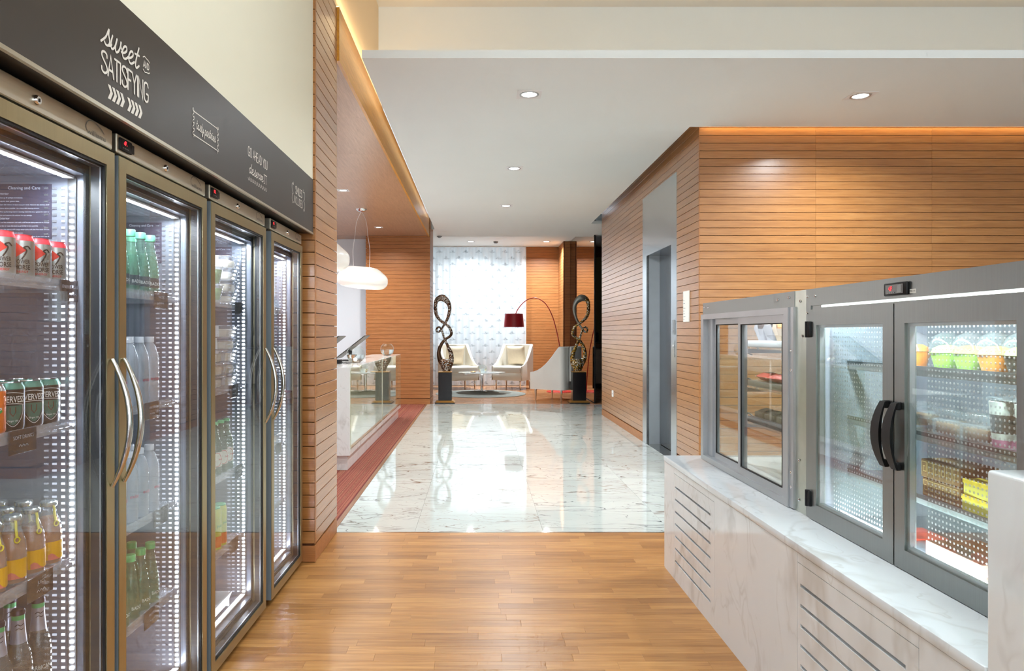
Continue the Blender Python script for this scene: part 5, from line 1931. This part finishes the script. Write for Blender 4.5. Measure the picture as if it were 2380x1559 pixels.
monitor(8.20, 'dark tilted monitor at the near end of the reception desk beside the pier')
monitor(10.05, 'dark tilted monitor in the middle of the reception desk')
ph = thing('card_terminal', 'black card terminal on the reception desk beside the pier', 'terminal', (-1.62, 8.05, 1.03))
part('case', MB().rbox(-1.70, -1.56, 7.98, 8.12, 1.03, 1.075, .008, 2), 'black_plastic', ph)
part('keypad', MB().box(-1.60, -1.56, 8.0, 8.1, 1.075, 1.077), 'mid_grey', ph)
part('cable', MB().tube(catmull([(-1.56, 8.06, 1.045), (-1.50, 8.0, 1.036), (-1.47, 8.1, 1.034), (-1.53, 8.18, 1.034), (-1.60, 8.13, 1.036)], 6), .003, 6), 'black_rubber', ph)
single('pen_tray', MB().rbox(-1.72, -1.56, 8.75, 9.0, 1.03, 1.044, .004, 2), 'black_plastic', 'flat black tray behind the larger glass bowl', 'tray', at=(-1.64, 8.9, 1.03))

# pendants


def pendant(x, y, rot, label):
    t_ = thing('pendant_lamp', label, 'pendant lamp', (x, y, 2.05), 0, 'white pebble pendant lamps')
    prof = catmull([(.001, .165), (.12, .168), (.235, .158), (.315, .095), (.375, .030), (.388, -.030), (.372, -.090), (.300, -.140), (.150, -.158), (.001, -.160)], 4)
    nu = 40
    vs, fs = [], []
    for r, z in prof:
        for i in range(nu):
            u = 2 * PI * i / nu + rot
            wob = 1 + .03 * math.cos(3 * u) + .02 * math.sin(2 * u)
            px = r * wob * math.cos(u)
            vs.append((x + px, y + r * wob * math.sin(u) * .92, 2.215 + z * (1 - .10 * px / .385 if z > 0 else 1 + .18 * px / .385) - .03 * px))
    n_ = len(prof)
    for j in range(n_ - 1):
        for i in range(nu):
            fs.append((j * nu + i, (j + 1) * nu + i, (j + 1) * nu + (i + 1) % nu, j * nu + (i + 1) % nu))
    fs += [tuple(range(nu)), tuple(reversed(range((n_ - 1) * nu, n_ * nu)))]
    part('shade', MB().add(vs, fs, 0, True), 'pendant_glass', t_)
    part('canopy', MB().lathe([(.085, 0), (.08, -.012), (.05, -.035), (.012, -.045), (.001, -.045)], 24, (x, y, SOFF), cap=False), 'chrome', t_)
    for s_ in (-1, 1):
        part('cable', MB().tube(catmull([(x + s_ * .006, y, SOFF - .04), (x + s_ * .075, y, SOFF - .20), (x + s_ * .100, y, SOFF - .42), (x + s_ * .128, y, SOFF - .62), (x + s_ * .122, y, 2.372)], 6), .0035, 6), 'white_plastic', t_)
    d = bpy.data.lights.new('bulb', 'POINT')
    d.energy = 9
    d.color = (1, .9, .8)
    d.shadow_soft_size = .30
    o = bpy.data.objects.new('bulb', d)
    C.objects.link(o)
    o.parent = t_
    o.location = (0, 0, -.25)
    return t_


t = NT('pendant_glass')
b = t.bsdf(Base_Color=lin('#f4efe9'), Roughness=0.25)
b.inputs['Emission Color'].default_value = lin('#fff0e2')
b.inputs['Emission Strength'].default_value = 0.10
M['pendant_glass'] = t.m
pendant(-1.795, 10.85, 0.0, 'white pebble shaped pendant lamp hanging on two cables, farther one')
pendant(-1.795, 7.63, 0.3, 'white pebble shaped pendant lamp partly hidden by the oak pier')

# ================================================================== SCULPTURES


def mosaic(name, c1, c2, c3, metal, scale):
    t = NT(name)
    v = t.coords()
    vo = t.n('ShaderNodeTexVoronoi')
    vo.inputs['Scale'].default_value = scale
    t.l(v, vo.inputs['Vector'])
    ve = t.n('ShaderNodeTexVoronoi', feature='DISTANCE_TO_EDGE')
    ve.inputs['Scale'].default_value = scale
    t.l(v, ve.inputs['Vector'])
    sx = t.n('ShaderNodeSeparateColor')
    t.l(vo.outputs['Color'], sx.inputs[0])
    zone = t.noise(v, 3.0, 1)
    f = t.math('ADD', t.math('MULTIPLY', sx.outputs[0], .7), t.math('MULTIPLY', zone, .5))
    col = t.ramp(f, [(0.2, lin(c1)), (0.5, lin(c2)), (0.8, lin(c3))])
    edge = t.math('GREATER_THAN', ve.outputs['Distance'], 0.10)
    col = t.mix(edge, lin('#15100c'), col)
    b = t.bsdf(Base_Color=col, Roughness=t.ramp(sx.outputs[1], [(0, (.12,) * 3 + (1,)), (1, (.4,) * 3 + (1,))]), Metallic=metal)
    t.bump(b, ve.outputs['Distance'], .6, .01)
    M[name] = t.m


mosaic('mosaic_bronze', '#3a1e12', '#8a5526', '#e8e6e0', 0.6, 55)
mosaic('mosaic_gold', '#6a4a18', '#c99a38', '#e8e2d2', 0.8, 40)
plain('bronze_smooth', '#4a3422', 0.28, metal=0.7, var=.15)
plain('pewter_smooth', '#8b8c86', 0.30, metal=0.8, var=.2, vscale=12)
plain('gold_trim', '#b0813f', 0.35, metal=0.6)
SC = 0.00152
# path in the photograph's front view (crop pixels, x right, y up from the pedestal top), with in-plane half width
RIB = [(245, 60, 40), (192, 120, 40), (162, 190, 28), (166, 270, 25), (200, 350, 22), (252, 405, 18), (305, 440, 18), (325, 480, 20), (305, 540, 20), (262, 585, 18),
       (200, 625, 20), (140, 690, 23), (116, 770, 25), (120, 860, 26), (148, 905, 36), (207, 922, 50), (264, 885, 38), (297, 825, 28), (300, 760, 24), (272, 660, 20),
       (232, 590, 16), (198, 535, 14), (165, 498, 15), (138, 498, 14), (130, 525, 14), (150, 552, 14), (180, 548, 14), (204, 500, 14), (236, 410, 16), (282, 310, 22),
       (318, 225, 30), (322, 150, 36), (292, 90, 46), (262, 70, 44)]
DEP = [0, 0, .0, .02, .03, .035, .03, .01, -.01, -.03, -.03, -.02, 0, 0, 0, 0, 0, 0, .02, .03, .035, .03, .01, 0, 0, 0, -.01, -.01, -.03, -.03, -.01, 0, 0, 0]


def sculpture(x, y, mirror, mats, label):
    t_ = thing('sculpture', label, 'sculpture', (x, y, .625), 0, 'twisted ribbon sculptures')
    pts = catmull([((px - 245) * SC * mirror, DEP[i], py * SC * 1.035, w * SC * .92) for i, (px, py, w) in enumerate(RIB)], 5, closed=True)
    n, m = len(pts), 10
    vs, fs, mi = [], [], []
    for i, (a, d, h, w) in enumerate(pts):
        p0, p1 = pts[i - 1], pts[(i + 1) % n]
        tx, tz = p1[0] - p0[0], p1[2] - p0[2]
        l = math.hypot(tx, tz) or 1
        nx, nz = -tz / l, tx / l
        for j in range(m):
            q = 2 * PI * j / m
            c_, s_ = math.cos(q), math.sin(q)
            vs.append((x + a + nx * w * c_, y + d + max(.022, w * .55) * s_, .625 + h + nz * w * c_))
    zmin = min(v[2] for v in vs)
    vs = [(a, b_, max(c_, .6255)) for a, b_, c_ in vs]
    mb1, mb2 = MB(), MB()
    for i in range(n):
        i2 = (i + 1) % n
        smooth_zone = (5 < i < 36) if mirror > 0 else (70 < i < 112)
        tgt = mb2 if smooth_zone else mb1
        for j in range(m):
            q = [vs[i * m + j], vs[i2 * m + j], vs[i2 * m + (j + 1) % m], vs[i * m + (j + 1) % m]]
            tgt.add(q, [(0, 1, 2, 3)], 0, True)
    for mbx in (mb1, mb2):
        # weld
        key, nv, remap = {}, [], []
        for p in mbx.v:
            k2 = (round(p[0], 5), round(p[1], 5), round(p[2], 5))
            if k2 not in key:
                key[k2] = len(nv)
                nv.append(p)
            remap.append(key[k2])
        keep = [i for i, f in enumerate(mbx.f) if len({remap[j] for j in f}) >= 3]
        newf = []
        for i in keep:
            f_ = []
            for j in mbx.f[i]:
                if remap[j] not in f_:
                    f_.append(remap[j])
            newf.append(tuple(f_))
        mbx.v, mbx.f = nv, newf
        mbx.mi, mbx.sm = [0] * len(newf), [True] * len(newf)
    secs = [(0, 212, 308, .045), (30, 198, 322, .052), (70, 182, 340, .055), (110, 166, 352, .052), (140, 160, 356, .045), (160, 175, 345, .030)]
    bv, bf, nb = [], [], 24
    for h, xl, xr, dep in secs:
        for i in range(nb):
            q = 2 * PI * i / nb
            bv.append((x + (((xl + xr) / 2 - 245) + (xr - xl) / 2 * math.cos(q)) * SC * mirror, y + dep * math.sin(q), .6256 + h * SC))
    for j in range(len(secs) - 1):
        for i in range(nb):
            bf.append((j * nb + i, j * nb + (i + 1) % nb, (j + 1) * nb + (i + 1) % nb, (j + 1) * nb + i))
    bf += [tuple(reversed(range(nb))), tuple((len(secs) - 1) * nb + i for i in range(nb))]
    part('mosaic_base', MB().add(bv, bf, 0, True), mats[0], t_)
    part('mosaic_ribbon', mb1, mats[0], t_)
    part('smooth_ribbon', mb2, mats[1], t_)
    return t_


def pedestal(x, y, label):
    t_ = thing('pedestal', label, 'pedestal', (x, y, 0), 0, 'black pedestals')
    part('column', MB().rbox(x - .132, x + .132, y - .132, y + .132, .055, .610, .004, 1, smooth=False), 'black_lacquer', t_)
    part('top_edge', MB().box(x - .136, x + .136, y - .136, y + .136, .610, .625), 'gold_trim', t_)
    def skirt(a, b_, z0, z1):
        return [(x - a, y - a, z0), (x + a, y - a, z0), (x + a, y + a, z0), (x - a, y + a, z0), (x - b_, y - b_, z1), (x + b_, y - b_, z1), (x + b_, y + b_, z1), (x - b_, y + b_, z1)]
    fs = [(0, 1, 5, 4), (1, 2, 6, 5), (2, 3, 7, 6), (3, 0, 4, 7), (4, 5, 6, 7), (3, 2, 1, 0)]
    part('base_moulding', MB().add(skirt(.195, .150, .020, .055), fs), 'gold_trim', t_)
    part('base_plate', MB().add(skirt(.195, .195, 0.0, .020), fs), 'black_lacquer', t_)
    return t_


pedestal(-.665, 14.06, 'black pedestal with gold trim below the bronze sculpture')
sculpture(-.665, 14.06, 1, ('mosaic_bronze', 'bronze_smooth'), 'twisted bronze mosaic ribbon sculpture beside the reception wall')
pedestal(1.975, 14.06, 'black pedestal with gold trim below the gold sculpture')
sculpture(1.975, 14.06, -1, ('mosaic_gold', 'pewter_smooth'), 'twisted gold and pewter ribbon sculpture in front of the glass partition')

# ================================================================== LOUNGE FURNITURE
plain('upholstery', '#e6e5e0', 0.6, var=.02, vscale=3)
plain('upholstery_warm', '#e4ddd0', 0.6, var=.02, vscale=3)
plain('cushion_cloth', '#e4d4ba', 0.75, var=.03, vscale=20)


def armchair(x, y, face, mat, label, cushion=True):
    """face = angle of the direction the chair looks towards"""
    t_ = thing('armchair', label, 'armchair', (0, 0, 0), 0, 'pale lounge armchairs')
    W, D, T = .82, .80, .075
    rc_ = .10
    path = [(-W / 2, -D / 2 + .012)]
    for i in range(1, 9):
        path.append((-W / 2, -D / 2 + (D - rc_) * i / 8))
    for i in range(1, 6):
        a = PI - PI / 2 * i / 5
        path.append((-W / 2 + rc_ + rc_ * math.cos(a), D / 2 - rc_ + rc_ * math.sin(a)))
    for i in range(1, 6):
        path.append((-W / 2 + rc_ + (W - 2 * rc_) * i / 6, D / 2))
    full = path + [(-px, py) for px, py in reversed(path)]
    vs, fs = [], []
    n = len(full)
    for i, (px, py) in enumerate(full):
        q = min(1, max(0, (py + D / 2) / (D - .12)))
        top = .575 + .53 * (q ** 1.9) * (1 - .0 * q)
        p0, p1 = full[max(i - 1, 0)], full[min(i + 1, n - 1)]
        tx, ty = p1[0] - p0[0], p1[1] - p0[1]
        l = math.hypot(tx, ty)
        nx, ny = ty / l, -tx / l         # inward for this winding
        tt = T * (.55 + .45 * q)
        lean = .05 * q
        ox, oy = -nx * lean * 0, -ny * lean * 0
        vs += [(px, py, .225), (px + ox, py + oy, top - .02), (px + nx * tt * .25, py + ny * tt * .25, top), (px + nx * tt * .75, py + ny * tt * .75, top),
               (px + nx * tt, py + ny * tt, top - .02), (px + nx * tt, py + ny * tt, .40)]
    for i in range(n - 1):
        for j in range(5):
            fs.append((i * 6 + j, i * 6 + j + 1, (i + 1) * 6 + j + 1, (i + 1) * 6 + j))
    fs += [tuple(reversed(range(6))), tuple(range((n - 1) * 6, n * 6))]
    part('shell', MB().add(vs, fs, 0, True), mat, t_)
    part('seat_base', MB().rbox(-W / 2 + .03, W / 2 - .03, -D / 2, D / 2 - .05, .225, .42, .015, 2), mat, t_)
    part('seat_cushion', MB().rbox(-W / 2 + .046, W / 2 - .046, -D / 2 - .012, D / 2 - .08, .40, .565, .035, 4), mat, t_)
    for sx in (-1, 1):
        for sy in (-1, 1):
            lx, ly = sx * (W / 2 - .09), sy * (D / 2 - .09)
            part('leg', MB().lathe([(.012, 0), (.014, .004), (.026, .225)], 14, (lx, ly, 0)), 'chrome', t_)
    t_.location = (x, y, 0)
    t_.rotation_euler = (0, 0, face + PI / 2)
    return t_


def cushion(x, y, z, face, tilt, s, label):
    n = 16
    vs, fs = [], []
    for sgn in (1, -1):
        for j in range(n + 1):
            for i in range(n + 1):
                u, v = -1 + 2 * i / n, -1 + 2 * j / n
                h = .075 * ((1 - u ** 4) * (1 - v ** 4)) ** .6
                pinch = 1 - .06 * (1 - abs(u)) * abs(v) ** 3 - .0
                pin2 = 1 - .06 * (1 - abs(v)) * abs(u) ** 3
                vs.append((u * s / 2 * pin2, sgn * h, v * s / 2 * pinch))
    N = (n + 1) ** 2
    for k in (0, 1):
        for j in range(n):
            for i in range(n):
                a = k * N + j * (n + 1) + i
                f_ = (a, a + 1, a + n + 2, a + n + 1)
                fs.append(f_ if k else tuple(reversed(f_)))
    o = single('cushion', MB().add(vs, fs, 0, True), 'cushion_cloth', label, 'cushion', 'square cushions')
    o.rotation_euler = (-tilt, 0, face + PI / 2)
    o.location = (x, y, z)
    return o


def chair_with_cushion(x, y, face, mat, lab, clab):
    armchair(x, y, face, mat, lab)
    # cushion leaning on the inside of the back
    f = Vector((math.cos(face), math.sin(face), 0))
    p = Vector((x, y, 0)) - f * .20
    cushion(p.x, p.y, .565 + .258, face, math.radians(-14), .50, clab)


chair_with_cushion(-.52, 17.62, math.radians(-66), 'upholstery_warm', 'cream armchair with cushion partly behind the bronze sculpture', 'beige square cushion on the armchair behind the bronze sculpture')
chair_with_cushion(.85, 17.66, math.radians(-116), 'upholstery_warm', 'cream armchair with cushion in front of the curtain edge', 'beige square cushion on the armchair below the red lamp')
armchair(1.62, 14.80, math.radians(142), 'upholstery', 'pale grey armchair seen from behind next to the gold sculpture')

plain('table_top', '#cfcfca', 0.08, metal=0.0, var=.05)
tb_ = thing('coffee_table', 'round coffee table with chrome column and cross base', 'table', (.07, 16.5, 0))
tx, ty = .07, 16.5
part('top', MB().lathe([(.54, .447), (.555, .451), (.555, .463), (.54, .467)], 56, (tx, ty, 0)), 'table_top', tb_)
part('under_frame', MB().box(tx - .40, tx + .40, ty - .025, ty + .025, .420, .446).box(tx - .025, tx + .025, ty - .40, ty - .026, .420, .446).box(tx - .025, tx + .025, ty + .026, ty + .40, .420, .446), 'chrome', tb_)
part('column', MB().lathe([(.034, .030), (.034, .420)], 24, (tx, ty, 0)), 'chrome', tb_)
cb_ = MB()
for a in (math.radians(20), math.radians(110)):
    c_, s_ = math.cos(a), math.sin(a)
    for sg_ in ((-1, 1) if a < 1 else (-1, 1)):
        p = [(.03, -.035), (.30, -.028), (.30, .028), (.03, .035)]
        cb_.prism([(tx + sg_ * (q * c_) - r * s_, ty + sg_ * (q * s_) + r * c_) if sg_ > 0 else (tx - q * c_ + r * s_, ty - q * s_ - r * c_) for q, r in p], .008, .042, 'z')
part('cross_base', cb_, 'chrome', tb_)
fishbowl((.09, 16.38, .467), .105, 'round glass bowl with water on the coffee table')
ds_ = single('small_dish', MB().lathe([(.001, .004), (.035, .004), (.075, .026), (.078, .028), (.074, .024), (.036, .0), (.001, .0)], 28, (-.13, 16.35, .467), cap=False), 'gold_trim',
             'small shallow dish on the coffee table', 'dish', at=(-.13, 16.35, .467))
plain('rug_grey', '#8f918a', 0.95, var=.08, vscale=80)
single('round_rug', MB().lathe([(1.02, 0), (1.02, .008), (1.0, .012), (.001, .012)], 72, (.04, 16.15, -.002)), 'rug_grey', 'round grey rug under the coffee table', 'rug', at=(.04, 16.15, -.002))
for o in (tb_,):
    o.location.z += .010

plain('lamp_red', '#a31d2c', 0.35)
plain('lamp_red_bright', '#c8322c', 0.35)
lp = thing('arc_floor_lamp', 'red arc floor lamp with drum shade behind the armchairs', 'floor lamp', (1.90, 16.7, 0))
LYY = 16.7
part('base', MB().lathe([(.31, 0), (.31, .012), (.29, .022), (.001, .024)], 48, (1.90, LYY, -.002), cap=True), 'lamp_red_bright', lp)
arc = [(2.00, LYY, .02), (1.975, LYY, .45), (1.935, LYY, .85), (1.90, LYY, 1.08), (1.83, LYY, 1.42), (1.72, LYY, 1.80), (1.56, LYY, 2.08), (1.36, LYY, 2.20), (1.20, LYY, 2.19), (1.05, LYY, 2.10), (.93, LYY, 1.96), (.865, LYY, 1.835)]
part('pole', MB().tube(catmull(arc, 6), .011, 8), 'lamp_red_bright', lp)
part('shade', MB().lathe([(.238, 1.525), (.213, 1.835), (.02, 1.838), (.02, 1.832), (.207, 1.829), (.232, 1.525)], 44, (.825, LYY, 0), cap=False), 'lamp_red', lp)

# curtain
t = NT('sheer_curtain')
tc = t.n('ShaderNodeTexCoord')
sp = t.n('ShaderNodeSeparateXYZ')
t.l(tc.outputs['Object'], sp.inputs[0])
wv = t.noise(t.coords((3, 3, 3)), 2.2, 2)
zz = t.math('ADD', t.math('DIVIDE', sp.outputs[2], .164), t.math('MULTIPLY', wv, .25))
rowi = t.math('FLOOR', zz)
xx = t.math('ADD', t.math('DIVIDE', sp.outputs[0], .345), t.math('MULTIPLY', t.math('MODULO', rowi, 2.0), .5))
fxn = t.math('SUBTRACT', t.math('FRACT', t.math('ADD', xx, 50.0)), .5)
fzn = t.math('SUBTRACT', t.math('FRACT', zz), .5)
e1 = t.math('ADD', t.math('POWER', t.math('DIVIDE', t.math('ABSOLUTE', fxn), .30), 2.0), t.math('POWER', t.math('DIVIDE', t.math('ABSOLUTE', fzn), .14), 2.0))
e2 = t.math('ADD', t.math('POWER', t.math('DIVIDE', t.math('ABSOLUTE', fxn), .13), 2.0), t.math('POWER', t.math('DIVIDE', t.math('ABSOLUTE', t.math('SUBTRACT', fzn, .1)), .32), 2.0))
blob = t.math('SUBTRACT', 1.0, t.math('MINIMUM', e1, e2), clamp=True)
brk = t.noise(t.coords((1, 1, 1)), 22, 2)
mask = t.math('MULTIPLY', blob, t.math('MULTIPLY', t.math('SUBTRACT', brk, .30), 3.0, clamp=True), clamp=True)
colr = t.mix(t.math('MULTIPLY', mask, .9, clamp=True), lin('#f2f3f6'), lin('#9fa3a8'))
df = t.n('ShaderNodeBsdfDiffuse')
tl = t.n('ShaderNodeBsdfTranslucent')
tp = t.n('ShaderNodeBsdfTransparent')
t.l(colr, df.inputs[0])
t.l(colr, tl.inputs[0])
m1_ = t.n('ShaderNodeMixShader')
m1_.inputs[0].default_value = .62
t.l(df.outputs[0], m1_.inputs[1])
t.l(tl.outputs[0], m1_.inputs[2])
m2_ = t.n('ShaderNodeMixShader')
m2_.inputs[0].default_value = .03
t.l(m1_.outputs[0], m2_.inputs[1])
t.l(tp.outputs[0], m2_.inputs[2])
t.l(m2_.outputs[0], t.out.inputs[0])
M['sheer_curtain'] = t.m
vs, fs = [], []
nx_, nz_ = 300, 6
for j in range(nz_ + 1):
    z = .02 + (3.63 - .02) * j / nz_
    for i in range(nx_ + 1):
        x = -3.4 + (1.225 + 3.4) * i / nx_
        y = 18.62 + .035 * math.sin(x * 2 * PI / .17) + .018 * math.sin(x * 2 * PI / .41 + 1.1)
        vs.append((x, y, z))
for j in range(nz_):
    for i in range(nx_):
        a = j * (nx_ + 1) + i
        fs.append((a, a + 1, a + nx_ + 2, a + nx_ + 1))
cu_ = thing('sheer_curtain', 'floor length white sheer curtain with grey leaf pattern over the window', 'curtain', (0, 18.62, 0))
part('fabric', MB().add(vs, fs, 0, True), 'sheer_curtain', cu_)
part('track', MB().box(-3.4, 1.24, 18.60, 18.64, 3.635, 3.66), 'white_plastic', cu_)

# sideboard corner beyond the partition
sd = thing('sideboard', 'cream sideboard against the olive green wall', 'cabinet', (3.2, 18.35, 0))
part('body', MB().box(2.75, 3.95, 18.02, 18.74, .10, .97), 'white_paint_warm', sd)
part('kick_base', MB().box(2.78, 3.92, 18.07, 18.74, 0, .10), 'dark_grey', sd)
part('worktop', MB().rbox(2.73, 3.97, 18.0, 18.745, .97, 1.0, .004, 1), 'tray_steel', sd)
for i in range(2):
    d_ = part('door', MB().rbox(2.76 + i * .595, 2.75 + (i + 1) * .595, 18.0, 18.019, .12, .82, .003, 1), 'white_paint_warm', sd)
    part('drawer', MB().rbox(2.76 + i * .595, 2.75 + (i + 1) * .595, 18.0, 18.019, .83, .96, .003, 1), 'white_paint_warm', sd)
cm = thing('coffee_machine', 'small black coffee machine on the sideboard', 'coffee machine', (3.0, 18.35, 1.0))
part('case', MB().rbox(2.90, 3.08, 18.22, 18.50, 1.16, 1.40, .02, 2), 'black_plastic', cm)
part('spout', MB().rbox(2.95, 3.03, 18.18, 18.24, 1.30, 1.38, .01, 2), 'black_plastic', cm)
part('drip_tray', MB().rbox(2.90, 3.10, 18.16, 18.50, 1.12, 1.16, .006, 1), 'dark_grey', cm)
single('capsule_drawer', MB().rbox(2.86, 3.16, 18.12, 18.52, 1.0, 1.119, .008, 2), 'box_brown', 'wooden capsule box below the coffee machine', 'box', at=(3.0, 18.3, 1.0))
